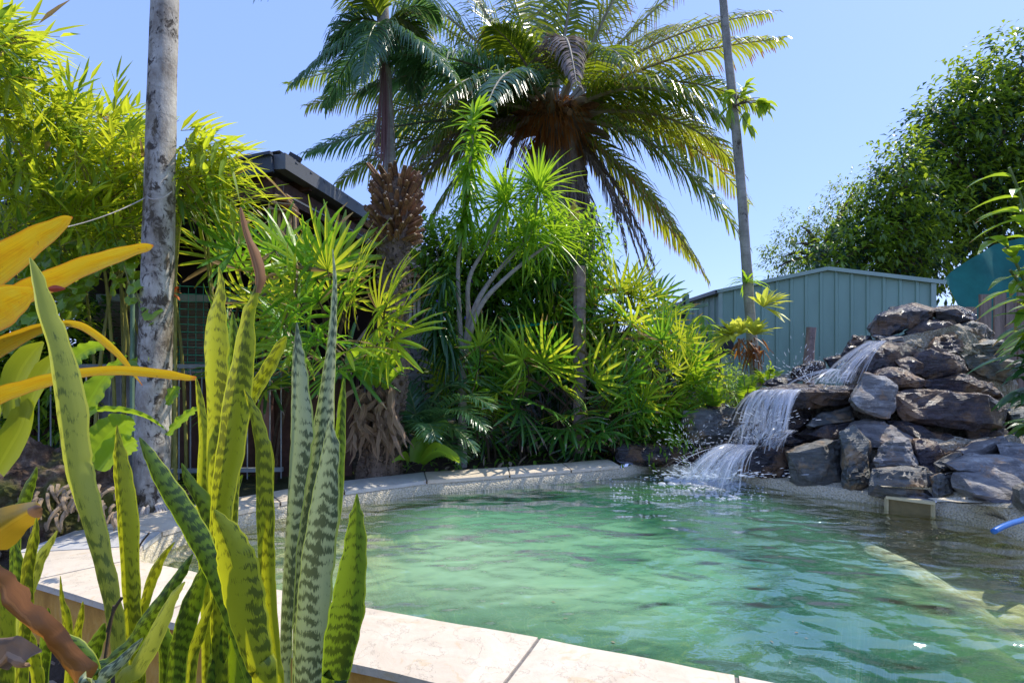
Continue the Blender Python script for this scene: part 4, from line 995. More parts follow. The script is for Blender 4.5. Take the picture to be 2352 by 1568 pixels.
def fences():
    # white barred pool fence on the left
    t = thing('pool_fence', P(300, 1000, 4.75), 'grey barred pool fence standing behind the grey palm trunk', 'fence')
    for zz in (.18, 1.08): m_ = MB(); m_.beam(V((-4.2, 4.6, zz)), V((-2.0, 4.75, zz)), .035, .035); m_.build('rail', 'steel_grey', t)
    m_ = MB()
    for k in range(24): x = -4.2+k*.095; m_.tube([V((x, 4.6+(x+4.2)*.068, .1)), V((x, 4.6+(x+4.2)*.068, 1.08))], [.006, .006], 6)
    m_.build('bars', 'steel_grey', t)
    t = thing('brown_panel_fence', P(430, 1100, 5.1), 'dark brown weathered panel behind the barred fence', 'fence panel')
    m_ = MB(); 
    for k in range(12):
        x = -4.6+k*.27; m_.box(V((x, 5.1+.01*(k % 2), .48)), .26, .02, .96)
    m_.build('boards', 'timber', t)
    m_ = MB(); m_.beam(V((-4.8, 5.07, .99)), V((-1.5, 5.07, .99)), .05, .06); m_.build('cap_rail', 'concrete', t)
    m_ = MB(); m_.box(P(275, 960, 4.95)+V((0, 0, -.05)), .34, .05, .9, Matrix.Rotation(.05, 3, 'Z')); o = m_.build('concrete_slab', 'concrete', origin=P(275, 1000, 4.95)); tag(o, 'stained grey concrete slab standing left of the grey trunk', 'concrete slab')
    t = thing('net_fence', P(440, 800, 4.9), 'teal green netting stretched above the panel right of the grey trunk', 'netting')
    m_ = MB(); x0, x1 = P(392, 0, 4.9).x, P(700, 0, 4.9).x
    for k in range(17): x = lerp(x0, x1, k/16); m_.tube([V((x, 4.9, .98)), V((x+.01*math.sin(k), 4.9, 1.80+.02*math.sin(k*2))), ], [.0035]*2, 4)
    for k in range(13): zz = lerp(.98, 1.8, k/12); m_.tube([V((x0, 4.9, zz)), V(((x0+x1)/2, 4.9, zz-.02)), V((x1, 4.9, zz+.01))], [.0035]*3, 4)
    m_.build('net', 'teal', t)
    for px in (303, 312): 
        m_ = MB(); m_.tube([P(px, 1000, 4.4), P(px+2, 560, 4.4)], [.016, .016], 8); m_.build('stake', 'green_paint', t)
        break
    # middle fence behind the lady palms
    t = thing('wire_fence', V((-.5, 7.0, 0)), 'low grey wire fence glimpsed behind the shaggy stump and ferns', 'fence')
    m_ = MB()
    for k in range(60): x = -1.6+k*.09; m_.tube([V((x, 6.6, .0)), V((x, 6.6, 1.0))], [.006, .006], 5)
    m_.build('bars', 'steel_grey', t)
    m_ = MB(); 
    for zz in (.15, .95): m_.beam(V((-1.7, 6.6, zz)), V((3.9, 6.6, zz)), .03, .03)
    m_.build('rail', 'steel_grey', t)
    # blue-grey boundary fence by the shed
    t = thing('boundary_fence', V((2.4, 9.4, 0)), 'pale blue grey sheet fence left of the shed', 'fence')
    m_ = MB()
    for k in range(60): x = -2.5+k*.1; m_.box(V((x, 9.4+(.015 if k % 2 else 0), .85)), .1, .02, 1.5)
    m_.build('sheets', 'steel_grey', t)
    # clothes hoist
    t = thing('clothesline', P(1149, 780, 7.0), 'fold-down clothesline with two sage posts and green cords', 'clothesline')
    for px, py, D in ((1149, 697, 7.0), (1575, 676, 7.2)):
        a = P(px, py, D); m_ = MB(); m_.box(V((a.x, a.y, a.z/2)), .072, .072, a.z); m_.blob(V((a.x, a.y, a.z)), .035, 2, sz=.5); m_.build('post', 'green_paint', t)
    a, b = P(1149, 742, 7.0), P(1575, 712, 7.2)
    m_ = MB()
    for k in range(7):
        dy = -.1-k*.11; m_.tube(bez(a+V((.1, dy, -.02*k)), (a+b)/2+V((0, dy, -.05)), b+V((-.08, dy, -.01*k)), 8), [.005]*9, 5)
    m_.build('cords', 'line', t)
    m_ = MB(); 
    for e, s_ in ((a, 1), (b, -1)): m_.beam(e+V((.02*s_, -.03, 0)), e+V((.04*s_, -.9, -.02)), .025, .035)
    m_.beam(b+V((-.03, 0, -.07)), a+V((.03, 0, -.07)), .03, .05); m_.build('frame', 'green_paint', t)
    m_ = MB()
    for k in range(5): m_.box(b+V((-.05, -.04, .09-.05*k)), .05, .03, .018)
    m_.box(b+V((-.03, -.04, 0)), .02, .03, .3); m_.build('bracket', 'black', t)
    # dark drum at shed corner
    a = P(1643, 790, 8.0); m_ = MB(); m_.box(V((a.x, a.y, .62)), .12, .12, 1.24); o = m_.build('timber_post', 'timber', origin=V((a.x, a.y, 0))); tag(o, 'dark square timber post at the left corner of the shed', 'post')
    a = P(1662, 790, 8.2); m_ = MB(); m_.box(a+V((0, 0, .05)), .22, .2, .42); o = m_.build('meter_box', 'black', origin=a); tag(o, 'black box fixed beside the left corner of the shed', 'box')
    # mottled stub pole in front of the shed
    a0, a1 = P(1856, 830, 6.0), P(1864, 752, 6.0); m_ = MB(); m_.tube([a0-V((0, 0, .9)), a0, a0.lerp(a1, .5), a1], [.065, .06, .05, .052], 12, jit=.2); o = m_.build('tree_stub', 'pole', origin=V((a0.x, a0.y, 0))); tag(o, 'thin mottled pinkish cut stump standing against the shed wall', 'tree stub')
    # palings right
    t = thing('paling_fence', V((6.4, 6.6, 0)), 'weathered brown paling fence at the right edge behind the rock pile', 'fence')
    for i, (px, py) in enumerate(((2230, 705), (2262, 676), (2292, 672), (2320, 690), (2350, 668), (2380, 690), (2410, 680), (2440, 690))):
        a = P(px, py, 6.3); m_ = MB(); m_.box(V((a.x, a.y, a.z/2)), .13, .025, a.z, Matrix.Rotation(U(-.03, .03), 3, 'Y')); m_.build('paling', 'paling', t)
    m_ = MB(); m_.beam(V((5.25, 6.36, 1.2)), V((6.6, 6.36, 1.2)), .05, .09); m_.beam(V((5.25, 6.36, .4)), V((6.6, 6.36, .4)), .05, .09); m_.build('rail', 'paling', t)
    # green shade cloth
    m_ = MB(); pts = [(2170, 640), (2230, 592), (2290, 560), (2352, 545), (2420, 540)]
    N = 12
    for i in range(N+1):
        for j in range(7):
            s_ = i/N*(len(pts)-1); k = min(int(s_), len(pts)-2); x = lerp(pts[k][0], pts[k+1][0], s_-k); y = lerp(pts[k][1], pts[k+1][1], s_-k)
            p = P(x, y, 8.6); m_.v.append(V((p.x+.02*j, p.y-.12*j+.06*math.sin(i*1.3), lerp(p.z, .9, j/6)))); m_.uv.append((0, 0))
    for i in range(N):
        for j in range(6): m_.f.append((i*7+j, i*7+j+1, (i+1)*7+j+1, (i+1)*7+j)); m_.mi.append(0)
    o = m_.build('shade_cloth', 'shade', origin=P(2300, 640, 8.4), smooth=True); tag(o, 'dark green shade cloth tent right of the shed', 'shade cloth')
    # hose
    m_ = MB(); pts = catmull([P(2282, 1220, 3.05), P(2305, 1208, 3.1), P(2340, 1196, 3.2), P(2400, 1185, 3.4), P(2600, 1200, 3.6), P(2800, 1290, 3.7)], 6); m_.tube(pts, [.016]*len(pts), 10)
    o = m_.build('garden_hose', 'blue', origin=P(2400, 1185, 3.4), smooth=True); tag(o, 'bright blue hose reaching over the pool edge at the right', 'hose')
fences()
# ================================================================== PLANTS
def pip(x, y, poly):
    r = False; j = len(poly)-1
    for i in range(len(poly)):
        a, b = poly[i], poly[j]
        if (a[1] > y) != (b[1] > y) and x < (b[0]-a[0])*(y-a[1])/(b[1]-a[1])+a[0]: r = not r
        j = i
    return r
def sample(poly, D0, D1, rr):
    xs = [p[0] for p in poly]; ys = [p[1] for p in poly]
    while True:
        x = rr.uniform(min(xs), max(xs)); y = rr.uniform(min(ys), max(ys))
        if pip(x, y, poly): return P(x, y, rr.uniform(D0, D1))
def rdir(rr, bias=V((0, 0, 0)), k=1.):
    while True:
        v = V((rr.uniform(-1, 1), rr.uniform(-1, 1), rr.uniform(-1, 1)))
        if .1 < v.length < 1: return (v.normalized()*k+bias).normalized()

# ---- pinnate palm fronds
def frond(name, parent, a, b, c, Lf, npair, mleaf, mstalk, seed, droop=.5, w_=.035, r0=.035, sweep=.55, start=.12, thin=1., vee=.25, segs=3):
    rr = random.Random(seed); pts = bez(a, b, c, 18); mb = MB(); n = len(pts)
    mb.tube(pts, [lerp(r0, .006, (i/(n-1))**.6) for i in range(n)], 6)
    for i in range(npair):
        for s in (-1, 1):
            if rr.random() > thin: continue
            t = start+(1-start)*(i+rr.uniform(-.3, .3))/npair; t = min(.995, max(0, t)); f = t*(n-1); k = min(int(f), n-2)
            p = pts[k].lerp(pts[k+1], f-k); tg = (pts[k+1]-pts[k]).normalized(); sd_ = tg.cross(UP)
            if sd_.length < .2: sd_ = tg.cross(V((0, 1, .2)))
            sd_.normalize(); nn = sd_.cross(tg)
            env = math.sin(math.pi*min(1, (.18+.82*((t-start)/(1-start)))**.75))**.6 if t < .98 else .3
            env = max(.25, env); L = Lf*env*rr.uniform(.85, 1.1)
            d = (sd_*s+tg*(sweep+.5*t)+nn*(vee+rr.uniform(-.2, .2))).normalized(); q = [p]; dd = d.copy(); st = L/segs
            for z in range(segs):
                dd = (dd+V((0, 0, -1))*(droop*rr.uniform(.7, 1.3)*(z+.4)/segs)).normalized(); q.append(q[-1]+dd*st)
            ws = [w_*.6, w_, w_*.75, .004] if segs == 3 else [w_*.6]+[w_]*(segs-1)+[.004]
            mb.strip(q, ws[:segs+1], side=(tg+nn*rr.uniform(-.35, .35)), mi=1)
    return mb.build(name, [mstalk, mleaf], parent)

# ---- big palm
def big_palm():
    D = 9.0; base = P(1325, 960, D); base.z = 0; C = P(1272, 275, D)
    t = thing('palm_tree', base, 'huge feathery palm with brown hanging skirt and thick arching fronds in the centre', 'palm tree')
    tr = MB(); pts = [base, P(1322, 700, D), P(1310, 500, D), P(1290, 360, D), P(1278, 270, D)]; tr.tube(catmull(pts, 8), [.46, .42]+[.36]*31, 20, jit=.25); tr.build('trunk', 'trunk_big', t, smooth=True)
    rr = random.Random(3)
    # boots: thick curved leaf bases round the heart
    for i in range(26):
        an = i*2.399; el = rr.uniform(-.35, .5); d = V((math.cos(an)*math.cos(el), math.sin(an)*math.cos(el)*.8, math.sin(el)-.1))
        p0 = C+d*.16+V((0, 0, -.1)); m_ = MB(); L = rr.uniform(.55, .95)
        m_.tube(bez(p0, p0+d*L*.6+V((0, 0, .18)), p0+d*L+V((0, 0, .02)), 6), [.13, .11, .09, .075, .065, .055, .045], 8); m_.build('frond_base', 'boot' if i % 3 else 'rachis_dead', t)
    m_ = MB()
    for _ in range(900):
        d = rdir(rr, V((0, -.25, -.1))); p = C+V((d.x*.55, d.y*.5, d.z*.38-.12)); m_.leaf(p, (d+V((0, 0, -.6))), rr.uniform(.15, .4), .025, droop=.6, n=2, across=1)
    m_.build('fibre_mass', 'dry', t)
    def fr(tip, ctl, dt, dc, mat='palm', stalk='rachis', Lf=.86, n=84, **k):
        c = P(tip[0], tip[1], D+dt); b = P(ctl[0], ctl[1], D+dc); st = C+(b-C).normalized()*.25
        frond('frond', t, st, b, c, Lf, n, mat, stalk, rr.randint(0, 99999), r0=.05, **{**dict(w_=.034, droop=.95), **k})
    F_ = fr
    # right side
    fr((1800, 90), (1500, 110), -1.0, -.5, 'palm_gold'); fr((1775, 30), (1480, 60), .3, .2, 'palm_gold'); fr((1745, 250), (1540, 120), -.6, -.5, 'palm'); fr((1680, 290), (1500, 130), -1.4, -.9)
    fr((1705, 400), (1570, 210), -.5, -.5, 'palm_gold'); fr((1712, 560), (1530, 270), -1.0, -.8); fr((1722, 470), (1560, 240), .6, .2, 'palm_gold'); fr((1622, 638), (1470, 380), -.8, -.5, 'palm_gold'); fr((1590, 600), (1440, 370), .5, .2, 'palm_gold')
    fr((1660, 350), (1500, 200), .9, .5)
    # top
    fr((980, -200), (1110, 30), .3, 0); fr((1120, -230), (1180, 20), 1.0, .3); fr((1240, -260), (1245, 0), .3, 0); fr((1360, -240), (1300, 20), -.8, -.2)
    fr((1500, -190), (1390, 40), -.5, -.1, 'palm_gold'); fr((1640, -90), (1440, 60), .6, .2, 'palm_gold'); fr((1050, -60), (1150, 90), 1.6, .8); fr((1450, -30), (1340, 60), 2.0, 1.0, 'palm_gold')
    fr((1180, -60), (1220, 60), 2.4, 1.2); fr((1560, 60), (1420, 90), 1.8, .9, 'palm_gold'); fr((900, 0), (1080, 80), 1.6, .8); fr((860, -80), (1060, 40), .4, .2)
    # foreshortened toward the camera
    fr((1325, 200), (1290, -40), -2.6, -1.2, 'palm_dead', 'rachis', Lf=.6, droop=1.1); fr((1010, 235), (1110, 110), -2.4, -1.2, 'palm', droop=1.0); fr((1440, 150), (1370, 40), -2.2, -1.0, droop=1.0); fr((1120, 240), (1170, 90), -2.8, -1.4, 'palm_blue', droop=1.0)
    # left
    fr((700, 352), (930, 255), -.4, -.2, 'palm_blue'); fr((772, 425), (930, 290), .2, .1); fr((705, 245), (930, 160), .5, .3, 'palm_gold'); fr((840, 520), (1010, 310), .3, .1); fr((660, 195), (930, 90), 1.2, .7, 'palm')
    fr((900, 470), (1040, 260), .6, .2, 'palm_gold'); fr((850, 330), (1030, 190), 1.5, .8, 'palm_gold'); fr((830, 210), (1010, 110), -1.2, -.7, 'palm_blue'); fr((800, 300), (1000, 190), .9, .5); fr((790, 60), (1010, 90), 1.2, .7)
    fr((970, 540), (1100, 290), -.6, -.3); fr((900, 130), (1080, 100), -1.6, -1.0, 'palm_blue'); fr((960, 360), (1090, 190), -1.4, -.8, 'palm')
    fr((1130, 60), (1200, 110), -1.0, -.6)
    # dead hanging ones
    for tip, ctl, dt, dc in (((925, 400), (1060, 260), -1.0, -.6), ((1515, 700), (1440, 430), -.8, -.5), ((1480, 640), (1420, 400), -.4, -.3), ((1390, 610), (1355, 420), -.6, -.4), ((1345, 640), (1320, 380), -.5, -.5), ((1200, 560), (1210, 330), -.6, -.5), ((1150, 470), (1170, 290), -.3, -.3), ((1440, 580), (1390, 360), .4, .2), ((1505, 620), (1430, 400), .1, 0), ((1290, 560), (1280, 350), -.7, -.6), ((960, 420), (1080, 270), -.8, -.5)):
        fr(tip, ctl, dt, dc, 'palm_dead', 'rachis_dead', Lf=.42, n=64, droop=1.3, thin=.85, sweep=.9, w_=.022)
big_palm()

def slender_palm():
    D = 7.6; b0 = P(912, 900, D); b0.z = 0
    t = thing('palm_tree', b0, 'slender pale trunked palm with drooping bluish fronds left of the huge palm', 'palm tree')
    m_ = MB(); m_.tube(catmull([b0, P(908, 560, D), P(897, 390, D), P(888, 220, D), P(880, 40, D), P(878, -60, D)], 6), [.12]*6+[.10]*6+[.085]*19, 12, jit=.1); m_.build('trunk', 'trunk_thin', t, smooth=True)
    m_ = MB(); rr = random.Random(8)
    for _ in range(70):
        x = rr.gauss(0, 6); a = P(882+x*.5, 150+rr.uniform(-10, 20), D-.15); c = P(877+x*2.0, rr.uniform(330, 410), D-.2+rr.uniform(-.1, .1)); m_.strip(bez(a, P(882+x*1.6, 260, D-.3), c, 6), [.007]*6+[.003], side=V((1, rr.uniform(-1, 1), 0)))
    m_.build('hanging_flower_stalk', 'purple', t)
    C = P(881, 62, D)
    for (tip, ctl, dt, dc, mt) in (((668, 195), (790, 75), -.8, -.4, 'palm_blue'), ((738, 140), (800, 0), -.2, -.1, 'palm_blue'), ((985, 120), (940, 10), .3, .1, 'palm'), ((1050, 185), (965, 70), -.8, -.4, 'palm_blue'), ((1010, 40), (950, -20), .2, .1, 'palm_blue'), ((590, -12), (760, -130), -1.0, -.5, 'palm_blue'), ((745, 250), (815, 90), .4, .2, 'palm_blue'), ((800, -60), (840, -40), -.6, -.3, 'palm'), ((960, 230), (930, 80), .5, .3, 'palm_blue'), ((830, 190), (850, 20), -.9, -.5, 'palm_blue')):
        frond('frond', t, C if tip[0] > 640 else P(900, -60, D), P(*ctl, D+dc), P(*tip, D+dt), .58, 76, mt, 'rachis_green', rr.randint(0, 9999), droop=1.0, w_=.024, r0=.02)
slender_palm()

# ---- plain tall trunks
def grey_palm():
    base = P(345, 1172, 3.75); t = thing('palm_tree', base, 'thick pale grey lichen spotted palm trunk rising out of the frame at the left', 'palm trunk')
    k = [P(343, 1195, 3.75), P(346, 1140, 3.75), P(351, 1000, 3.76), P(357, 800, 3.78), P(364, 560, 3.8), P(371, 250, 3.82), P(379, 0, 3.84), P(386, -300, 3.86)]
    rs = [.155, .118, .108, .104, .098, .092, .086, .08]
    pts = catmull(k, 8); r2 = []
    for i in range(len(pts)): f = i/8; q = min(int(f), 6); r2.append(lerp(rs[q], rs[q+1], min(1, f-q)))
    m_ = MB(); m_.tube(pts, r2, 28, jit=.06); m_.build('trunk', 'trunk_grey', t, smooth=True)
    m_ = MB(); rr = random.Random(4)
    for _ in range(80):
        a = rr.uniform(0, 6.28); p = base+V((math.cos(a)*.11, math.sin(a)*.11, rr.uniform(.02, .07))); m_.tube(bez(p, p+V((math.cos(a)*.05, math.sin(a)*.05, 0)), p+V((math.cos(a)*.09, math.sin(a)*.09, -.08)), 3), [.01, .009, .008, .006], 5)
    m_.build('surface_roots', 'bone', t)
    m_ = MB(); m_.tube(bez(P(150, 522, 3.3), P(250, 500, 3.5), P(338, 452, 3.75), 10), [.0035]*11, 5); m_.tube(bez(P(338, 452, 3.72), P(360, 470, 3.66), P(395, 440, 3.75), 6), [.004]*7, 5)
    o = m_.build('tie_wire', 'bone', origin=P(338, 452, 3.7)); tag(o, 'pale tie wire looped round the grey palm trunk', 'wire')
    return t
grey_palm()
def thin_palm():
    D = 6.0; base = P(1741, 875, D); base.z = 0
    t = thing('palm_tree', base, 'thin mottled palm trunk curving up in front of the sage green shed', 'palm trunk')
    k = [base, P(1736, 875, D), P(1724, 740, D), P(1713, 580, D), P(1700, 400, D), P(1684, 240, D), P(1668, 80, D), P(1658, -40, D), P(1640, -300, D)]
    pts = catmull(k, 6); m_ = MB(); m_.tube(pts, [lerp(.062, .042, min(1, i/40)) for i in range(len(pts))], 14, jit=.14); m_.build('trunk', 'trunk_thin', t, smooth=True)
    # leafy twigs growing at the trunk
    tw = thing('climbing_vine', P(1690, 240, D-.06), 'bright green vine leaves sprouting high on the thin palm trunk', 'vine'); m_ = MB(); st = MB(); rr = random.Random(9)
    for (x, y, dx, dy) in ((1690, 215, -20, -20), (1700, 225, 40, -25), (1735, 235, 20, -10), (1752, 240, 15, 12), (1712, 255, 10, 20), (1675, 245, -20, 20), (1745, 225, 25, 25), (1715, 285, 20, 20), (1672, 220, -14, 2), (1710, 200, 20, -12), (1760, 232, 10, 16)):
        a = P(1686, 245, D-.06); b = P(x, y, D-.1); st.tube(bez(a, (a+b)/2+V((0, 0, .06)), b, 4), [.007, .006, .005, .004, .003], 5)
        for q in range(5): d = rdir(rr, V((dx*.02, -.1, -dy*.03-.2)), .6); m_.leaf(b, d, rr.uniform(.13, .2), .065, droop=.35)
    st.build('stem', 'cane', tw); m_.build('leaves', 'vine', tw)
    tf = thing('air_plant', P(1716, 640, D-.08), 'spiky green strap leaved plant fixed to the thin trunk above the bromeliads', 'epiphyte'); m_ = MB()
    for _ in range(26): m_.leaf(P(1716, 648, D-.09), rdir(rr, V((0, -.1, .9)), 1.0), rr.uniform(.18, .3), .03, droop=.5, n=4)
    m_.build('leaves', 'drac', tf)
    rt = MB()
    for i in range(34):
        a = P(1724+rr.uniform(-32, 30), 795+rr.uniform(-20, 20), D-.06); b = a+V((rr.uniform(-.12, .12), rr.uniform(-.05, .05), -rr.uniform(.08, .3))); rt.tube(bez(a, (a+b)/2+V((rr.uniform(-.05, .05), 0, 0)), b, 4), [.006, .005, .004, .003, .002], 4)
        rt.leaf(a, rdir(rr, V((0, 0, -1.0))), rr.uniform(.08, .2), .03, droop=.3)
    o = rt.build('dried_roots', 'dry', origin=P(1728, 780, D-.08)); tag(o, 'tangle of dry brown roots and leaves under the lemon bromeliads', 'dry roots')
    for (x, y, s_, nm, lab, dr) in ((1752, 705, .30, 26, 'topmost lemon yellow bromeliad on the thin palm trunk', V((.35, -.3, .5))), (1732, 770, .30, 24, 'lemon yellow bromeliad in the middle facing upward on the thin trunk', V((.1, -.3, .75))), (1682, 770, .28, 24, 'leftmost lemon yellow bromeliad leaning away from the thin trunk', V((-.7, -.3, .3))), (1702, 768, .26, 18, 'small lemon bromeliad tucked between its larger neighbours on the trunk', V((-.3, -.3, .7)))):
        p = P(x, y, D-.26); tb = thing('bromeliad', p, lab, 'bromeliad', 'lemon bromeliads on the thin trunk'); m_ = MB()
        for _ in range(nm): m_.leaf(p, rdir(rr, dr*1.3, .9), s_*rr.uniform(.7, 1.1), .062, droop=.22, n=4, belly=.6)
        m_.build('leaves', 'brom_small', tb)
thin_palm()

# ---- shaggy stump
def stump():
    D = 4.95; base = P(872, 1092, D); base.z = .0
    t = thing('palm_stump', base, 'shaggy topped palm stump ringed with cut frond bases beside the lady palms', 'palm stump'); rr = random.Random(21)
    k = [V((base.x, base.y, -.05)), P(872, 1080, D), P(886, 960, D), P(902, 850, D), P(903, 700, D), P(905, 590, D), P(908, 500, D), P(910, 410, D)]
    ks = catmull(k, 5); rs = [.19, .185, .15, .13, .13, .125, .15, .16]; rad = []
    for i in range(len(ks)): f = i/5; q = min(int(f), 6); rad.append(lerp(rs[q], rs[q+1], min(1, f-q)))
    m_ = MB(); m_.tube(ks, rad, 20, jit=.25); m_.build('trunk', 'trunk_brown', t, smooth=True)
    sc_ = MB()
    for i in range(900):
        f = rr.uniform(.02, .78)*(len(ks)-1); q = int(f); p = ks[q].lerp(ks[q+1], f-q); a = rr.uniform(0, 6.28); r = lerp(rad[q], rad[min(q+1, len(rad)-1)], f-q)
        d = V((math.cos(a), math.sin(a), 0)); e = p+d*(r*.97); sc_.tube([e-d*.02, e+d*.018+V((0, 0, .012)), e+d*.03+V((0, 0, .022))], [.022, .016, .006], 5)
    sc_.build('bark_scales', 'trunk_brown', t)
    n = 0
    rows = 16
    for row in range(rows):
        for j in range(18):
            if n >= 99: break
        n += 0
    kk = 0; sm = MB()
    for row in range(11):
        zf = row/10; f = lerp(.765, .985, zf)*(len(ks)-1); q = min(int(f), len(ks)-2); p = ks[q].lerp(ks[q+1], f-q); r = lerp(.13, .155, zf)
        for j in range(15):
            a = 6.283*(j+.5*(row % 2))/15+rr.uniform(-.16, .16); d = V((math.cos(a), math.sin(a), 0)); u = lerp(.4, 1.7, zf)+rr.uniform(-.4, .5); L = rr.uniform(.07, .17)
            e = p+d*(r*.9); o_ = (d+V((0, 0, u))+rdir(rr)*.18).normalized(); m_ = MB() if (d.y < .1 and kk < 95) else sm
            sdv = o_.cross(d).normalized(); m_.strip([e, e+o_*L*.6+d*.02, e+o_*L+d*.03], [.056, .044, rr.uniform(.025, .04)], side=sdv, fold=.35, across=3); m_.tube([e-d*.01, e+o_*L*.6+d*.01, e+o_*L+d*.02], [.024, .017, .012], 5, mi=0, cap=True)
            q_ = e+o_*L+d*.02; m_.tube([q_, q_+o_*.004], [.0125, .009], 5, mi=1)
            if m_ is not sm: m_.build('cut_frond_base', ['boot', 'boot_tip'], t); kk += 1
    o = sm.build('cut_frond_bases', ['boot', 'boot_tip'], t); o['kind'] = 'stuff'
stump()

# ---- dried staghorn bundle on the lower stump
def staghorn():
    D = 4.72; rr = random.Random(14); t = thing('staghorn_fern', P(850, 960, D), 'mass of dried papery staghorn fern shields with green fronds on the lower stump', 'staghorn fern')
    m_ = MB()
    for _ in range(110):
        a = P(rr.uniform(812, 905), rr.uniform(885, 1000), D+rr.uniform(-.15, .1)); L = rr.uniform(.12, .4); q = [a]; d = rdir(rr, V((0, -.2, -1.6)))
        for k in range(6): d = (d+rdir(rr)*.5+V((0, 0, -.25))).normalized(); q.append(q[-1]+d*L/6)
        m_.strip(q, [.02, .05, .06, .05, .035, .02, .004], side=rdir(rr), fold=.3, across=2, twist=rr.uniform(-2, 2))
    m_.build('dried_shields', 'straw_leaf', t)
    m_ = MB()
    for (x, y, tx, ty) in ((850, 890, 800, 800), (860, 885, 840, 780), (870, 885, 880, 790), (880, 890, 930, 810), (845, 895, 790, 860), (885, 895, 950, 850), (865, 890, 900, 840)):
        a = P(x, y, D); b = P(tx, ty, D-.35); m_.strip(bez(a, (a+b)/2+V((0, 0, .15)), b, 8), [.03, .06, .09, .11, .12, .10, .07, .04, .01], fold=.2, across=2)
    m_.build('green_fronds', 'nest', t)
staghorn()

# ---- lady palms (fan leaves)
def fan_mesh(seed, n=9, L=.42, w_=.032, spread=1.75, droop=.35, mat='rhapis'):
    rr = random.Random(seed); m_ = MB()
    m_.tube(bez(V((0, -.32, -.08)), V((0, -.15, .02)), V((0, 0, 0)), 4), [.006, .005, .005, .005, .004], 5)
    for i in range(n):
        a = lerp(-spread, spread, (i+.5)/n)+rr.uniform(-.07, .07); l = L*(1-.22*abs(a)/spread)*rr.uniform(.85, 1.08)
        d = V((math.sin(a), math.cos(a), rr.uniform(-.05, .2))).normalized(); q = [V((0, 0, 0))]; dd = d.copy(); S = 5
        for k in range(S): dd = (dd+V((0, 0, -1))*(droop*rr.uniform(.5, 1.4)*k/S*.55)).normalized(); q.append(q[-1]+dd*(l/S))
        ww = w_*rr.uniform(.8, 1.15); m_.strip(q, [ww*.25, ww*.8, ww, ww, ww*.8, ww*.18], fold=-.22, across=2, mi=1)
    return mesh_only(m_, 'fan_leaf', ['cane', mat])
FANS = {}
for mt in ('rhapis', 'rhapis_lit', 'rhapis_blue'):
    FANS[mt] = [fan_mesh(31*i+len(mt), n=[12, 13, 15, 11, 14][i], L=[.38, .35, .40, .34, .37][i], w_=[.027, .025, .023, .03, .024][i], spread=[1.9, 2.1, 2.5, 1.8, 2.3][i], droop=[.35, .55, .4, .7, .5][i], mat=mt) for i in range(5)]
def fan_matrix(p, d, roll, s):
    d = d.normalized(); zz = V((roll*.9, -.75, .55)); z = zz-d*zz.dot(d)
    if z.length < .1: z = V((0, -1, 0))
    z.normalize(); z = Matrix.Rotation(roll*.6, 3, d) @ z; x = d.cross(z)
    m = Matrix((x, d, z)).transposed().to_4x4(); return Matrix.Translation(p) @ m @ Matrix.Scale(s, 4)
def lady_palm(label, base, poly, D0, D1, n, mats, seed, scale=1., centre=None, updir=.35, canes=7, extra=()):
    rr = random.Random(seed); t = thing('lady_palm', base, label, 'lady palm', 'lady palms behind the pool')
    xs = [p[0] for p in poly]; ys = [p[1] for p in poly]; cx = sum(xs)/len(xs); y0, y1 = min(ys), max(ys)
    C = P(cx, lerp(y0, y1, .62), (D0+D1)/2+.15)
    hubs = list(extra)
    tries = 0
    while len(hubs) < n and tries < 8000:
        tries += 1; p = sample(poly, D0, D1, rr); q = (p.x/p.y*F+HX, HY-(p.z-CH)/p.y*F)
        if all(math.hypot(q[0]-h[0], (q[1]-h[1])*1.2) > 26*(1-tries/9000) for h in hubs): hubs.append((q[0], q[1], p.y))
    for (hx, hy, hd) in hubs:
        p = P(hx, hy, hd); d = (p-C); d.y -= .2; d = (d.normalized()+V((rr.uniform(-.3, .3), rr.uniform(-.55, .05), updir+rr.uniform(-.25, .3)))).normalized()
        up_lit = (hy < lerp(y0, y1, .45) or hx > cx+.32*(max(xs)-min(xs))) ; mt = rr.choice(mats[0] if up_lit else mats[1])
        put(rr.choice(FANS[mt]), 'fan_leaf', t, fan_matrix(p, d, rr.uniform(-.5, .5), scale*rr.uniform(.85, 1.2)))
    for i in range(canes):
        b = base+V((rr.uniform(-.3, .3), rr.uniform(-.15, .25), 0)); top = P(rr.uniform(min(xs)*.7+cx*.3, max(xs)*.7+cx*.3), lerp(y0, y1, rr.uniform(.3, .6)), (D0+D1)/2+.1)
        m_ = MB(); m_.tube(bez(b, V((b.x, b.y, top.z*.6)), top, 8), [.014]*9, 6); m_.build('cane', 'cane', t)
    return t
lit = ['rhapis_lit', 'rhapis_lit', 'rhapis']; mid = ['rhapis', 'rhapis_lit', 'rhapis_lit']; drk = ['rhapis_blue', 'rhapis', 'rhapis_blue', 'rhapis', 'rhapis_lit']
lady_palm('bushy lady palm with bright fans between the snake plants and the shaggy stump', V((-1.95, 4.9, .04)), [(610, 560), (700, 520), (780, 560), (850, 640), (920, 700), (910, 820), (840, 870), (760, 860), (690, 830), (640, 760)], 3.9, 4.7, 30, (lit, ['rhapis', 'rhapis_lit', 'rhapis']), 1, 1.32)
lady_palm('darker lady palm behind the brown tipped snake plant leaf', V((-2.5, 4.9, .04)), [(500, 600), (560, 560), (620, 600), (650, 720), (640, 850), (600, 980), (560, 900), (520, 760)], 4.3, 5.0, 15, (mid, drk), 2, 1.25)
lady_palm('tall sunlit lady palm at the top right of the planting beside the cut post', V((1.1, 6.7, .04)), [(1320, 680), (1400, 620), (1470, 640), (1530, 700), (1540, 790), (1440, 820), (1330, 790)], 5.9, 6.7, 32, (lit, mid), 3, 1.15)
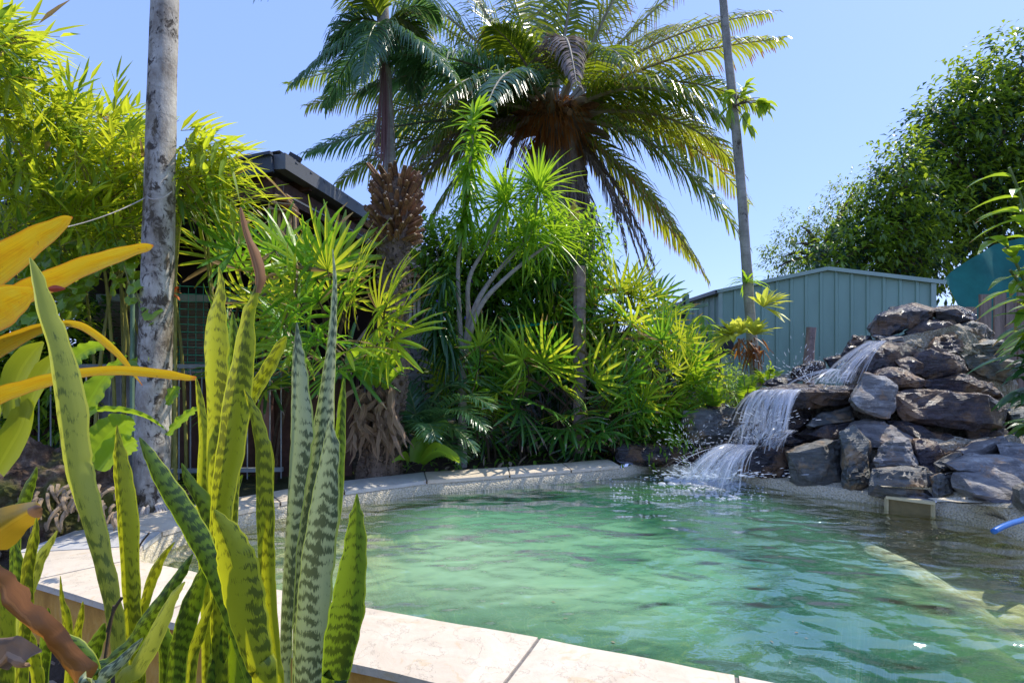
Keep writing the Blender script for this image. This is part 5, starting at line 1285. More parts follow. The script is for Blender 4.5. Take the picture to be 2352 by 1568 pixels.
lady_palm('lady palm with yellow edged fans at the right end of the planting near the shed', V((1.9, 6.3, .04)), [(1480, 780), (1540, 740), (1590, 800), (1610, 880), (1590, 960), (1520, 1000), (1460, 920)], 5.7, 6.3, 34, (lit, lit+mid), 4, 1.1)
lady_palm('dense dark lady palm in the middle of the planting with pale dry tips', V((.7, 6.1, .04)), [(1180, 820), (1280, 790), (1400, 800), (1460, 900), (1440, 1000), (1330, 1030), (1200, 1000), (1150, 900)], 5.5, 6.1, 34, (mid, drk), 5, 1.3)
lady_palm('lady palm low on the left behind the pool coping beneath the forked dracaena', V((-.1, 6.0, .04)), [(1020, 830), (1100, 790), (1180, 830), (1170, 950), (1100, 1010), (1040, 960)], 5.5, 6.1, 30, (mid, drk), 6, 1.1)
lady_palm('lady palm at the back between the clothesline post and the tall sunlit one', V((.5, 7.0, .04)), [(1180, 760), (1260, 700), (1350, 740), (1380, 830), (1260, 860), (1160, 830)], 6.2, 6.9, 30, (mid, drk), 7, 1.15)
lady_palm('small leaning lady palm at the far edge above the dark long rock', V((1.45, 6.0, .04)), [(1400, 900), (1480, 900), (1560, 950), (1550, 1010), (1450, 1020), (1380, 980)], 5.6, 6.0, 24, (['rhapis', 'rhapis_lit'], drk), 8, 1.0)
# ---- leafy crowns
def leaves_in(mb, C, rad, n, L, w_, rr, outward=.7, droop=.3, shell=.45, segs=2, flat=(1, 1, 1)):
    for _ in range(n):
        d = rdir(rr); r = rad*(shell+(1-shell)*rr.random()**.6); p = C+V((d.x*r*flat[0], d.y*r*flat[1], d.z*r*flat[2]))
        mb.leaf(p, rdir(rr, d*outward+V((0, 0, -.15))), L*rr.uniform(.7, 1.2), w_, droop=droop, n=segs, across=2, fold=.12)
def sprigs_in(mb, C, rad, ns, per, L, w_, rr, spl=.35, up=.35, stem=None, shell=.3, flat=(1, 1, 1), bias=V((0, 0, 0))):
    for _ in range(ns):
        d = rdir(rr); r = rad*(shell+(1-shell)*rr.random()**.5); p = C+V((d.x*r*flat[0], d.y*r*flat[1], d.z*r*flat[2]))
        ax = rdir(rr, d*.9+V((0, 0, up))+bias, .7); q = bez(p, p+ax*spl*.5, p+ax*spl+V((0, 0, -.12*spl)), 6)
        if stem is not None: stem.tube([q[0], q[3], q[6]], [.006, .004, .002], 4)
        for k in range(per):
            f = (k+1)/per*6; i = min(int(f), 5); a = q[i].lerp(q[i+1], f-i); s_ = 1 if k % 2 else -1
            side = ax.cross(rdir(rr)).normalized()
            mb.leaf(a, (ax*.6+side*s_*.8), L*rr.uniform(.7, 1.15), w_, droop=.35, n=2, across=2, fold=.12)

def crown_tree(label, base, trunk_pts, blobs, D, mat, mat2, L, w_, dens, seed, group='trees rising beyond the shed'):
    rr = random.Random(seed); b = V((base.x, base.y, 0)); t = thing('broadleaf_tree', b, label, 'tree', group)
    m_ = MB(); m_.tube(catmull([b]+trunk_pts, 5), [lerp(.28, .08, i/(len(trunk_pts)*5)) for i in range(len(trunk_pts)*5+1)], 10, jit=.1)
    a = trunk_pts[-1]; lim = MB()
    c1 = MB(); c2 = MB()
    for (x, y, r, dd) in blobs:
        C = P(x, y, D+dd); rad = r/F*(D+dd); m_.tube(bez(trunk_pts[-1], (trunk_pts[-1]+C)/2+V((0, 0, .3)), C, 5), [.07, .06, .045, .035, .025, .012], 6)
        n = int(dens*r*r/400); sprigs_in(c1, C, rad, n, 7, L, w_, rr, spl=L*3.2, flat=(1, .8, .85))
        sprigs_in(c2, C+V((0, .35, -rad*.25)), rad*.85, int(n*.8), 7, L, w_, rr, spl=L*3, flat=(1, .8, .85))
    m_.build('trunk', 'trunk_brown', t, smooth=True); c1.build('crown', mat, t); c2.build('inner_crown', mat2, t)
D1 = 12.0
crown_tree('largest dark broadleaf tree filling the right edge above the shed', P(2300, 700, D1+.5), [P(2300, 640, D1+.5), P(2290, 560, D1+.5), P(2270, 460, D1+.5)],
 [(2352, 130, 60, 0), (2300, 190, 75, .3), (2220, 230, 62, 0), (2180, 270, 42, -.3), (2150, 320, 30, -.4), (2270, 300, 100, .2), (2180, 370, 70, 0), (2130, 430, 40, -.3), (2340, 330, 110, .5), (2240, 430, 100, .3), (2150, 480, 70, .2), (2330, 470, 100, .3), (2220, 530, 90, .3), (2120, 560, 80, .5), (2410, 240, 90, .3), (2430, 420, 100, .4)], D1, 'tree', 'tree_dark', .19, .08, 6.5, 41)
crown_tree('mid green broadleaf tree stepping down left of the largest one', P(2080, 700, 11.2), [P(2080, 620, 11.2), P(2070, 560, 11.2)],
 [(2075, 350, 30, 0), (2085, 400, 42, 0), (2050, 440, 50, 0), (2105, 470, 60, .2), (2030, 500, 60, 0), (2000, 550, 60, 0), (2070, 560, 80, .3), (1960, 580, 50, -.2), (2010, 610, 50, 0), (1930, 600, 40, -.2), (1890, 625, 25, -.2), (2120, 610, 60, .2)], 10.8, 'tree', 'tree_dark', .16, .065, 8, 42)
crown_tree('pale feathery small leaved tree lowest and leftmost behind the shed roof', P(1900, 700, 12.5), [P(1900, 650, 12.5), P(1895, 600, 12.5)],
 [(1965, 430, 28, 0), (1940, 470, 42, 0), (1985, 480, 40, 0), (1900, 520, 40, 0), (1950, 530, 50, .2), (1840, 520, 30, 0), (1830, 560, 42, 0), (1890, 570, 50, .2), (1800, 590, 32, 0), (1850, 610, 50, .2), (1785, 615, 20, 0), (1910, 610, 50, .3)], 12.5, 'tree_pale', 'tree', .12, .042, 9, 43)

# ---- bamboo
def bamboo(label, base, poly, n, seed, D0, D1, dirb, Lm=1.0, mats=('bamboo', 'bamboo_dark'), tips=()):
    rr = random.Random(seed); t = thing('bamboo_clump', base, label, 'bamboo', 'bamboo along the left fence')
    f1 = MB(); f2 = MB(); tw = MB()
    P_ = [sample(poly, D0, D1, rr) for _ in range(n)]+[P(*q) for q in tips]
    for i, p in enumerate(P_):
        d = rdir(rr, dirb, .55); L = rr.uniform(.14, .26)*Lm; q = bez(p, p+d*L*.6+V((0, 0, .02)), p+d*L*1.3+V((0, 0, -.04)), 5); f1.tube([q[0], q[2], q[5]], [.003, .0025, .0015], 4, mi=1)
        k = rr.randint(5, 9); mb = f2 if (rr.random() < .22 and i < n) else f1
        for j in range(k):
            f = j/(k-1)*5; z = min(int(f), 4); a = q[z].lerp(q[z+1], f-z); s_ = 1 if j % 2 else -1; side = d.cross(rdir(rr)).normalized()
            ld = (d*rr.uniform(.6, 1.2)+side*s_*.55+V((0, 0, rr.uniform(-.3, .32))))
            mb.leaf(a, ld, rr.uniform(.15, .27)*Lm, rr.uniform(.022, .036)*Lm, droop=.10, n=3, across=2, fold=.15, belly=.3)
    for i in range(9):
        b = base+V((rr.uniform(-.5, .5), rr.uniform(-.2, .3), 0)); e = rr.choice(P_); m_ = MB(); m_.tube(bez(b, V((b.x, b.y, e.z*.8)), e, 10), [.016-.001*k for k in range(11)], 7); m_.build('culm', 'culm', t)
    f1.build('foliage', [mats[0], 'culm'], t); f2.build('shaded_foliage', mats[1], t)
bamboo('dense lime bamboo mass filling the left below the sky and beside the grey trunk', V((-3.3, 4.6, .04)), [(-40, 210), (60, 215), (130, 235), (200, 268), (260, 280), (335, 320), (345, 420), (345, 540), (250, 560), (120, 580), (-40, 560)], 700, 51, 3.9, 5.3, V((.55, -.1, .12)), tips=[(262, 262, 4.2), (240, 275, 4.1), (325, 260, 4.4), (300, 290, 4.2), (150, 250, 4.3)])
bamboo('high bamboo spray leaning in at the top left corner', V((-4.6, 4.2, .04)), [(-90, 30), (-40, 20), (0, 60), (15, 110), (0, 160), (-30, 190), (-90, 200)], 70, 52, 3.6, 4.4, V((.9, -.1, -.3)), 1.15)
bamboo('loose bamboo sprays reaching right of the grey trunk over the roof edge', V((-2.95, 4.6, .04)), [(385, 330), (430, 310), (455, 360), (470, 420), (500, 455), (500, 480), (440, 480), (400, 500), (390, 430)], 60, 53, 3.9, 4.7, V((.8, -.1, -.15)), 1.2, tips=[(415, 300, 4), (440, 285, 4), (470, 318, 4), (500, 325, 4), (520, 330, 4), (455, 340, 4), (430, 345, 4.1), (530, 460, 4), (545, 455, 4)])

# ---- leafy vine on the left
def vine():
    rr = random.Random(61); t = thing('climbing_vine', P(250, 900, 4.2), 'lobed bright green vine scrambling below the bamboo left of the grey trunk', 'vine'); m_ = MB(); st = MB(); bl = MB()
    poly = [(-20, 560), (300, 560), (330, 600), (300, 650), (210, 690), (130, 740), (60, 800), (-20, 800)]
    hubs = [sample(poly, 3.95, 4.5, rr) for _ in range(210)]+[P(x, y, 3.7) for x, y in ((300, 690), (330, 700), (345, 740), (310, 660), (350, 715), (320, 830), (335, 815), (300, 840))]
    for p in hubs:
        n = V((rr.uniform(-.5, .5), -1, rr.uniform(.1, .9))).normalized(); s_ = rr.uniform(.035, .075); d0 = rdir(rr, V((0, 0, -.5))); x = d0.cross(n).normalized(); y = n.cross(x)
        pts = []; N = 10
        for k in range(N):
            a = 6.283*k/N; r = s_*(1.15 if k in (0, 3, 7) else .82 if k % 2 else .95)
            if k == 5: r = s_*.35
            pts.append(p+y*math.cos(a)*r*-1+x*math.sin(a)*r+n*(.25*s_*math.cos(2*a)))
        m_.add([p]+pts, [(0, 1+k, 1+(k+1) % N) for k in range(N)], [(.5, .5)]+[(.5+.5*math.sin(6.283*k/N), .5) for k in range(N)])
    for _ in range(50):
        a = rr.choice(hubs); b = min((h for h in hubs if (h-a).length > .12), key=lambda h: (h-a).length); st.tube(bez(a, (a+b)/2+V((0, 0, -.05)), b, 4), [.004]*5, 4)
    st.tube([P(343, 735, 3.7), P(300, 660, 3.8), P(285, 610, 3.9)], [.005]*3, 5); st.tube([P(355, 760, 3.7), P(343, 735, 3.7)], [.004]*2, 5)
    st.build('stems', 'culm', t); m_.build('leaves', 'vine', t)
vine()

# ---- shrub mass behind, with dracaenas
def shrub(label, base, blobs, D, mats, L, w_, dens, seed, flowers=0, name='leafy_shrub', cat='shrub'):
    rr = random.Random(seed); t = thing(name, base, label, cat); a = MB(); b = MB(); s_ = MB()
    for (x, y, r, dd) in blobs:
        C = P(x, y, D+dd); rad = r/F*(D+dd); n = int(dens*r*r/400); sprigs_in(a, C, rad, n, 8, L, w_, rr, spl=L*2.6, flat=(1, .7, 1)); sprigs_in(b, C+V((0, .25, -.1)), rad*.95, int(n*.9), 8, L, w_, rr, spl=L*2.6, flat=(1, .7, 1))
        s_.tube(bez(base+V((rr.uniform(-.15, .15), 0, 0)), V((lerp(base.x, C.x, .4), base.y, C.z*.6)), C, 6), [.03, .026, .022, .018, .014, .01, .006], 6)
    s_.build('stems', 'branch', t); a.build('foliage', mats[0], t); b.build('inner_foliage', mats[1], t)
    if flowers:
        f = MB()
        for (x, y) in ((1078, 640), (1028, 700), (1052, 672), (1075, 725), (1010, 690)):
            p = P(x, y, D-.55)
            for k in range(5): f.leaf(p, rdir(rr, V((0, -.6, 0))), .06, .045, droop=.2, n=2)
        f.build('violet_flowers', 'flower', t)
shrub('fine leaved shrub dotted with violet flowers behind the forked dracaena stems', V((-.6, 6.9, .04)), [(1000, 560, 40, 0), (1050, 590, 60, 0), (1010, 640, 50, .1), (1120, 600, 70, .2), (1090, 680, 70, .1), (1180, 570, 60, .3), (1200, 660, 70, .2), (1040, 740, 60, .2), (1150, 750, 60, .3), (1240, 620, 60, .2), (1010, 520, 28, 0), (1270, 700, 50, .2), (1260, 760, 60, .3)], 6.7, ('shrub', 'tree_dark'), .105, .042, 10, 71, 1)
shrub('glossy broad leaved shrub with a golden flower spike above the lady palms', V((1.0, 6.9, .04)), [(1290, 540, 48, 0), (1330, 570, 40, 0), (1250, 560, 45, 0), (1310, 630, 55, .1), (1240, 620, 50, .1), (1210, 540, 35, 0)], 6.3, ('drac', 'drac_dark'), .16, .04, 4.5, 72)
m_ = MB(); rr = random.Random(2)
for _ in range(160):
    z = rr.random(); p = P(1318+rr.gauss(0, 5)*(1.2-z), 505-z*42, 6.0); m_.blob(p, .013, 1)
o = m_.build('flower_spike', 'yellow', origin=P(1318, 505, 6.0)); tag(o, 'golden yellow flower spike standing on top of the glossy shrub', 'flower spike')
m_ = MB()
for x, y, D, px in ((1330, 612, 6.0, 30),): m_.tube([V((P(x, y, D).x, D, 0)), P(x, y, D)], [.075, .07], 10, jit=.1)
o = m_.build('cut_post', 'pole', origin=V((P(1330, 0, 6.0).x, 6.0, 0))); tag(o, 'weathered cut timber post half hidden among the lady palm fans', 'post')

def dracaena():
    rr = random.Random(81); D = 5.55; base = P(1062, 880, D); base.z = .04
    t = thing('dracaena', base, 'forked dracaena with pale bare stems topped by spiky green rosettes', 'dracaena')
    stems = [[(1062, 835), (1056, 740), (1052, 620), (1058, 560), (1068, 470)], [(1062, 835), (1075, 740), (1078, 640), (1120, 560), (1160, 470)], [(1062, 835), (1085, 720), (1130, 640), (1200, 560), (1225, 520), (1235, 450)], [(1062, 835), (1100, 710), (1160, 640), (1220, 590), (1270, 555)]]
    m_ = MB(); m_.tube([base, P(1062, 838, D)], [.05, .042], 10); m_.build('trunk', 'branch', t)
    for s_ in stems:
        m_ = MB(); c = catmull([P(x, y, D+rr.uniform(-.08, .08) if i else D) for i, (x, y) in enumerate(s_)], 6); m_.tube(c, [lerp(.030, .013, i/(len(c)-1)) for i in range(len(c))], 9, jit=.12); m_.build('stem', 'branch', t)
    def ros(x, y, n, L, w_, up, mt='drac', dd=0):
        m_ = MB(); p = P(x, y, D+dd)
        for i in range(n):
            z = i/n; q = p+V((0, 0, rr.uniform(-.06, .08))); m_.leaf(q, rdir(rr, V((0, 0, up)), 1.0), L*rr.uniform(.75, 1.15), w_, droop=.22, n=4, across=2, belly=.3, fold=.2)
        m_.build('leaf_rosette', mt, t)
    ros(1162, 465, 95, .56, .030, .45); ros(1238, 442, 95, .58, .030, .45); ros(1228, 530, 70, .46, .028, .25, dd=-.1); ros(1272, 548, 60, .42, .03, .4, dd=.1); ros(1205, 560, 40, .34, .03, .2, dd=-.15); ros(1120, 560, 34, .3, .028, .2)
    # leafy tall head: whorls of shorter broader leaves up the main stem
    for i in range(13):
        f = i/12; x = lerp(1066, 1090, f)+rr.uniform(-6, 6); y = lerp(545, 262, f); m_ = MB()
        for _ in range(18):
            m_.leaf(P(x, y, D-.05), rdir(rr, V((0, -.1, .15+.7*f**3)), 1.0), lerp(.26, .3, f)*rr.uniform(.7, 1.1)*(1 if f < .95 else 1.1), .042, droop=.7 if f < .9 else .2, n=4, across=2)
        m_.build('leaf_whorl', 'drac', t)
    m_ = MB(); m_.tube(catmull([P(1068, 560, D), P(1070, 470, D), P(1080, 380, D), P(1090, 262, D)], 5), [.02]*8+[.014]*8, 8); m_.build('stem', 'branch', t)
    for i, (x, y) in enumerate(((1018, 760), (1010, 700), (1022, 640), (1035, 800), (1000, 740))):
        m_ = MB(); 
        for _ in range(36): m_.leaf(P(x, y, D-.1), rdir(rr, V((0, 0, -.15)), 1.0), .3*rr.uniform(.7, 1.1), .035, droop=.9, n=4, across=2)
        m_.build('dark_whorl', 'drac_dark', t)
dracaena()

# ---- low cycad-like palm, nest fern, ferns, ground foliage
def low_palm():
    rr = random.Random(88); base = P(985, 1055, 5.3); base.z = .02
    t = thing('parlour_palm', base, 'low dark feathery palm with arching fronds between stump and lady palms', 'palm')
    for (tip, ctl, dt, dc) in (((1135, 940), (1050, 860), -.5, -.2), ((1120, 990), (1040, 880), -.6, -.3), ((1085, 905), (1000, 830), .1, 0), ((1095, 1040), (1030, 930), -.3, -.2), ((930, 880), (950, 900), .1, .1), ((1060, 1060), (1020, 980), -.3, -.2), ((945, 960), (960, 930), -.3, -.2), ((1140, 900), (1040, 820), .3, .2), ((1000, 1010), (980, 930), -.6, -.4)):
        frond('frond', t, P(965, 1020, 5.25), P(*ctl, 5.2+dc), P(*tip, 5.2+dt), .3, 34, 'palm_blue', 'rachis_green', rr.randint(0, 9999), droop=.4, w_=.02, r0=.01)
low_palm()
def straps(name, label, cat, base, items, mat, D, fold=.2, across=4, wave=0, part='leaf', seed=3, smooth=True):
    rr = random.Random(seed); t = thing(name, base, label, cat)
    for it in items:
        pts = [P(q[0], q[1], D+(q[3] if len(q) > 3 else 0)) for q in it]; c = catmull(pts, 6); ws = []
        for i in range(len(c)):
            f = i/6; k = min(int(f), len(it)-2); ws.append(lerp(it[k][2], it[k+1][2], f-k)/F*D)
        m_ = MB(); m_.strip(c, ws, side=V((1, rr.uniform(-.3, .3), 0)) if abs(pts[-1].z-pts[0].z) > abs(pts[-1].x-pts[0].x) else V((0, -.5, 1)), fold=fold, across=across)
        if wave:
            for i, v in enumerate(m_.v):
                j = i % (across+1); e = 1 if j in (0, across) else 0; m_.v[i] = v+V((0, -1, .3))*(e*wave*math.sin(i*.9+j))
        m_.build(part, mat, t, smooth=smooth)
    return t
straps('nest_fern', 'bright broad leaved nest fern low beside the stump base', 'fern', P(960, 1065, 5.1), [[(955, 1060, 20), (985, 1010, 40), (1020, 975, 30), (1030, 968, 4)], [(950, 1060, 16), (960, 1020, 34), (985, 985, 24), (990, 975, 4)], [(965, 1062, 18), (1000, 1035, 36, -.2), (1040, 1050, 26, -.3), (1055, 1062, 4, -.3)], [(940, 1060, 12), (925, 1045, 20, -.2), (900, 1060, 4, -.3)]], 'nest', 5.0, wave=.008)
def fern_plant(label, x, y, D, n, L, seed, spread=1.0, mat='fern'):
    rr = random.Random(seed); b = P(x, y, D); t = thing('fern', b, label, 'fern', 'ferns about the rocks')
    for i in range(n):
        d = rdir(rr, V((0, -.1, .9)), spread); e = b+d*L*rr.uniform(.7, 1.1); frond('frond', t, b, b.lerp(e, .5)+V((0, 0, L*.25)), e+V((0, 0, -.03)), L*.22, 20, mat, 'rachis_green', rr.randint(0, 9999), droop=.1, w_=.022, r0=.004, sweep=.2, segs=2, vee=.05)
fern_plant('upright bright fern between the thin palm trunk and the rocks', 1715, 940, 5.6, 7, .42, 91, .5)
fern_plant('low fern spreading left of the rocks above the grey block', 1640, 940, 5.6, 12, .34, 92)
fern_plant('lush fern tangled at the right end of the planting by the shed', 1600, 900, 6.0, 12, .4, 93)
fern_plant('fern hanging at the shed corner beside the black box', 1625, 830, 6.6, 7, .35, 94, .8, 'shrub')
fern_plant('small fern peeping above the upper ledge against the shed', 1765, 890, 5.9, 7, .3, 95)
def papaya():
    rr = random.Random(96); b = P(1610, 900, 7.0); t = thing('papaya_seedling', b, 'young papaya with lobed drooping leaves beside the right clothesline post', 'papaya plant'); m_ = MB()
    m_.tube([V((b.x, b.y, 0)), P(1612, 770, 7.0), P(1610, 730, 7.0)], [.02, .015, .012], 7); m_.build('stem', 'rachis_green', t)
    for (x, y) in ((1590, 745), (1630, 745), (1612, 725), (1645, 765), (1600, 765)):
        m_ = MB(); p = P(x, y, 6.95)
        for k in range(7): a = -1.6+k*.53; m_.leaf(p, V((math.sin(a), -.2, -math.cos(a)*.7-.2)), .17, .06, droop=.4, n=3)
        m_.build('leaf', 'shrub', t)
papaya()
shrub('tangled low greenery at the foot of the shed behind the thin trunk', P(1700, 900, 6.5), [(1640, 900, 40, 0), (1690, 905, 40, 0), (1660, 870, 30, .2), (1740, 890, 30, 0), (1600, 940, 50, -.5), (1590, 1000, 50, -.6), (1640, 850, 28, .3), (1540, 1010, 40, -.7), (1480, 1000, 40, -.6)], 6.3, ('fern', 'shrub'), .09, .02, 7, 97)
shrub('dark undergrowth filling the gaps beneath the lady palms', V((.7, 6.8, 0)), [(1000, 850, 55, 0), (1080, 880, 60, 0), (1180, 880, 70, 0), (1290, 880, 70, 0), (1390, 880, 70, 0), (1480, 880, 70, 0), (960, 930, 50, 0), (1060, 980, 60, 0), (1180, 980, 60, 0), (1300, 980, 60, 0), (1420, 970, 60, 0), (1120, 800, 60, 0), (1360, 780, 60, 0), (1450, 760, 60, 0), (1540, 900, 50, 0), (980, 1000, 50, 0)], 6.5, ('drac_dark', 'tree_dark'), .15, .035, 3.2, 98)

def ginger():
    rr = random.Random(101); D = 4.6; base = V((P(2420, 0, 4.9).x, 4.9, .1)); t = thing('ginger_plant', base, 'tall glossy ginger with long drooping leaves at the right edge over the rocks', 'ginger plant')
    for (x0, y0, x1, y1, n, mt) in ((2440, 1000, 2318, 385, 26, 'ginger'), (2450, 1000, 2340, 470, 24, 'ginger'), (2420, 1000, 2300, 540, 24, 'ginger'), (2450, 1000, 2320, 620, 20, 'ginger'), (2440, 1000, 2370, 720, 22, 'drac_dark'), (2430, 1050, 2350, 800, 22, 'drac_dark'), (2400, 1050, 2360, 870, 20, 'drac_dark')):
        a = P(x0, y0, D+.2); b = P(x1, y1, D); c = bez(a, P(x0+10, (y0+y1)/2, D+.2), b, 12); m_ = MB(); m_.tube(c, [.012]*13, 6); m_.build('stem', 'rachis_green', t); m_ = MB()
        for i in range(n):
            f = lerp(.35, 1, i/n)*11.9; k = int(f); p = c[k].lerp(c[k+1], f-k); s_ = -1 if i % 3 else 1
            m_.leaf(p, V((s_*rr.uniform(.6, 1), rr.uniform(-.7, .3), rr.uniform(-.1, .7))), rr.uniform(.30, .46), rr.uniform(.08, .115), droop=.45, n=6, across=2, belly=.4, fold=.14)
        m_.build('leaves', mt, t)
ginger()
# ================================================================== FOREGROUND
def snake(name_label, base, leaves, D, seed=0):
    """leaves: (material, D, [(vx, vy, width px), ...tip first], fold) - run on down to the soil at the clump's base"""
    rr = random.Random(seed); t = thing('snake_plant', base, name_label, 'snake plant', 'snake plants in the front bed')
    for (mt, dD, pl, fold, *lab) in leaves:
        pts = [P(x, y, dD) for x, y, w_ in pl]; ws = [w_/F*dD for x, y, w_ in pl]
        last = pts[-1]; gz_ = base.z
        if last.z > gz_+.1 and mt != 'snake_tip':
            e = V((lerp(last.x, base.x, .45), lerp(last.y, base.y, .3), gz_-.03)); mid_ = last.lerp(e, .5); mid_.x = lerp(mid_.x, last.x, .3); pts += [mid_, e]; ws += [ws[-1]*.95, ws[-1]*.7]
        c = catmull(pts, 7); W = []
        for i in range(len(c)):
            f = i/7; k = min(int(f), len(ws)-2); a = f-k; a = a*a*(3-2*a) if k > 0 else a**.8; W.append(max(.0015, lerp(ws[k], ws[k+1], a))*(1+.035*math.sin(i*1.1+rr.random())+.02*rr.uniform(-1, 1)))
        # depth lean so that leaves of a clump splay naturally
        m_ = MB(); yaw = rr.uniform(-.35, .35); m_.strip(c, W, side=V((1, yaw, 0)), fold=fold, across=8)
        n = len(c)
        tot = sum((c[i+1]-c[i]).length for i in range(n-1)); acc = 0
        for i in range(n):
            for j in range(9): m_.uv[i*9+j] = (j/8, acc/1.0)
            if i < n-1: acc += (c[i+1]-c[i]).length
        o = m_.build('leaf', mt, t, smooth=True)
        if lab: o['label'] = lab[0]
    return t
S, SD, SS, SP = 'snake', 'snake_dark', 'snake_silver', 'snake_pale'
snake('tall snake plant of two pale yellow green leaves before the mossy root mound', V((-.95, 1.25, -.42)), [
 (SP, 1.22, [(68, 592, 3), (80, 640, 30), (97, 715, 46), (122, 789, 52), (146, 922, 72), (161, 1042, 66), (172, 1100, 64), (200, 1191, 54), (229, 1300, 46), (253, 1409, 42), (268, 1515, 36), (275, 1600, 34)], .32, 'very tall pale curving leaf'),
 (S, 1.26, [(268, 976, 2), (271, 1015, 16), (274, 1050, 30), (281, 1110, 40), (290, 1191, 44), (297, 1337, 38), (306, 1475, 36), (312, 1600, 34)], .22)], 1.2, 1)
snake('tallest central snake plant clump with broad green leaves and one dried brown tip', V((-.72, 1.35, -.42)), [
 (S, 1.32, [(502, 612, 2), (504, 650, 22), (498, 689, 38), (488, 735, 62), (485, 789, 75), (486, 855, 70), (488, 955, 58), (485, 1050, 50), (487, 1150, 44), (500, 1350, 34), (505, 1600, 30)], .2, 'broad leaf with orange streak'),
 (S, 1.28, [(590, 655, 8), (580, 695, 20), (569, 722, 28), (557, 822, 48), (541, 922, 62), (525, 1042, 60), (510, 1130, 52), (502, 1250, 44), (500, 1400, 38), (505, 1600, 34)], .3),
 ('snake_tip', 1.28, [(551, 476, 5), (557, 512, 14), (566, 545, 16), (582, 590, 26), (592, 635, 26), (588, 672, 15)], .5, 'withered brown tip'),
 (S, 1.36, [(657, 773, 6), (642, 798, 24), (612, 853, 30), (584, 900, 30), (560, 950, 26), (545, 1030, 22), (535, 1200, 20)], .25),
 (SD, 1.40, [(534, 716, 2), (535, 750, 17), (533, 800, 22), (528, 900, 22), (522, 1050, 20), (515, 1250, 20)], .2),
 (S, 1.20, [(560, 892, 2), (573, 925, 18), (584, 958, 30), (595, 1010, 38), (600, 1045, 42), (603, 1191, 46), (607, 1300, 42), (617, 1409, 34), (632, 1520, 24), (640, 1600, 20)], .25),
 (SD, 1.18, [(320, 1004, 2), (342, 1045, 26), (372, 1100, 40), (410, 1160, 48), (445, 1220, 50), (480, 1290, 46), (510, 1370, 36), (540, 1450, 30), (575, 1560, 28), (600, 1640, 26)], .22, 'dark leaf leaning hard left'),
 (SD, 1.30, [(417, 1063, 2), (432, 1105, 24), (465, 1154, 36), (478, 1209, 30), (490, 1300, 24)], .25),
 (S, 1.42, [(450, 868, 3), (458, 925, 18), (466, 1000, 24), (462, 1100, 26), (460, 1220, 26), (470, 1400, 24)], .25),
 (S, 1.44, [(620, 1013, 2), (622, 1060, 14), (618, 1150, 16), (610, 1300, 16)], .2),
 (SD, 1.40, [(557, 1090, 2), (540, 1120, 18), (515, 1165, 22), (500, 1230, 24), (495, 1350, 24)], .25)], 1.3, 2)
snake('broad front snake plant leaf, yellow green with dark bands, before the central clump', V((-.55, 1.12, -.42)), [
 (S, 1.08, [(490, 1170, 4), (500, 1192, 32), (515, 1225, 62), (528, 1262, 80), (537, 1300, 94), (552, 1373, 96), (568, 1446, 86), (588, 1519, 70), (605, 1600, 60)], .2)], 1.1, 3)
snake('silver and dark mottled snake plant of tall narrow leaves beside the water', V((-.45, 1.22, -.42)), [
 (SS, 1.24, [(681, 740, 2), (680, 785, 22), (679, 822, 36), (680, 889, 50), (682, 989, 67), (679, 1045, 60), (670, 1154, 46), (661, 1264, 36), (655, 1373, 36), (650, 1482, 34), (648, 1600, 32)], .3),
 (SS, 1.28, [(764, 572, 2), (769, 640, 9), (767, 700, 14), (762, 789, 20), (752, 889, 32), (742, 989, 48), (725, 1080, 44), (705, 1200, 36), (692, 1350, 30), (685, 1600, 28)], .3, 'very tall thin needle-tipped leaf'),
 (SS, 1.16, [(757, 963, 2), (757, 995, 24), (757, 1025, 42), (750, 1075, 50), (744, 1118, 62), (735, 1191, 75), (720, 1300, 83), (710, 1409, 83), (702, 1519, 78), (700, 1600, 74)], .25),
 (SD, 1.32, [(790, 868, 2), (785, 930, 18), (778, 1045, 27), (772, 1150, 28), (760, 1250, 22), (740, 1400, 20)], .25)], 1.2, 4)
snake('single broad pointed snake plant leaf standing right of the silver ones by the coping', V((-.33, 1.12, -.42)), [
 (SD, 1.12, [(820, 1133, 2), (819, 1162, 16), (818, 1191, 33), (815, 1264, 54), (805, 1337, 68), (796, 1409, 80), (781, 1482, 76), (771, 1555, 64), (768, 1620, 56)], .18)], 1.1, 5)
snake('low snake plant with many short leaves leaning right at the bottom, before the ochre wall', V((-.85, 1.2, -.42)), [
 (S, 1.3, [(401, 1244, 2), (375, 1275, 14), (350, 1320, 26), (335, 1365, 24), (322, 1430, 18), (310, 1560, 16)], .25),
 (SD, 1.15, [(443, 1271, 2), (430, 1290, 14), (412, 1318, 26), (372, 1375, 32), (330, 1430, 36), (300, 1480, 36), (255, 1520, 34), (200, 1600, 30)], .25),
 (SP, 1.08, [(425, 1335, 2), (410, 1352, 14), (394, 1375, 22), (368, 1428, 36), (342, 1482, 40), (310, 1537, 40), (270, 1620, 38)], .25),
 (SS, 1.0, [(328, 1464, 2), (305, 1488, 16), (275, 1520, 24), (228, 1560, 32), (180, 1620, 30)], .3),
 (SD, 1.25, [(470, 1290, 2), (458, 1335, 30), (434, 1400, 46), (415, 1470, 46), (400, 1560, 44)], .25),
 (S, 1.2, [(488, 1373, 2), (478, 1400, 16), (455, 1464, 26), (437, 1555, 22)], .3),
 (SD, 1.3, [(365, 1427, 2), (372, 1450, 26), (380, 1490, 36), (384, 1580, 42)], .25),
 (SD, 1.28, [(521, 1420, 2), (510, 1450, 28), (500, 1500, 44), (481, 1580, 44)], .25),
 (SD, 1.3, [(555, 1380, 2), (553, 1430, 34), (545, 1500, 46), (540, 1600, 44)], .25)], 1.2, 6)
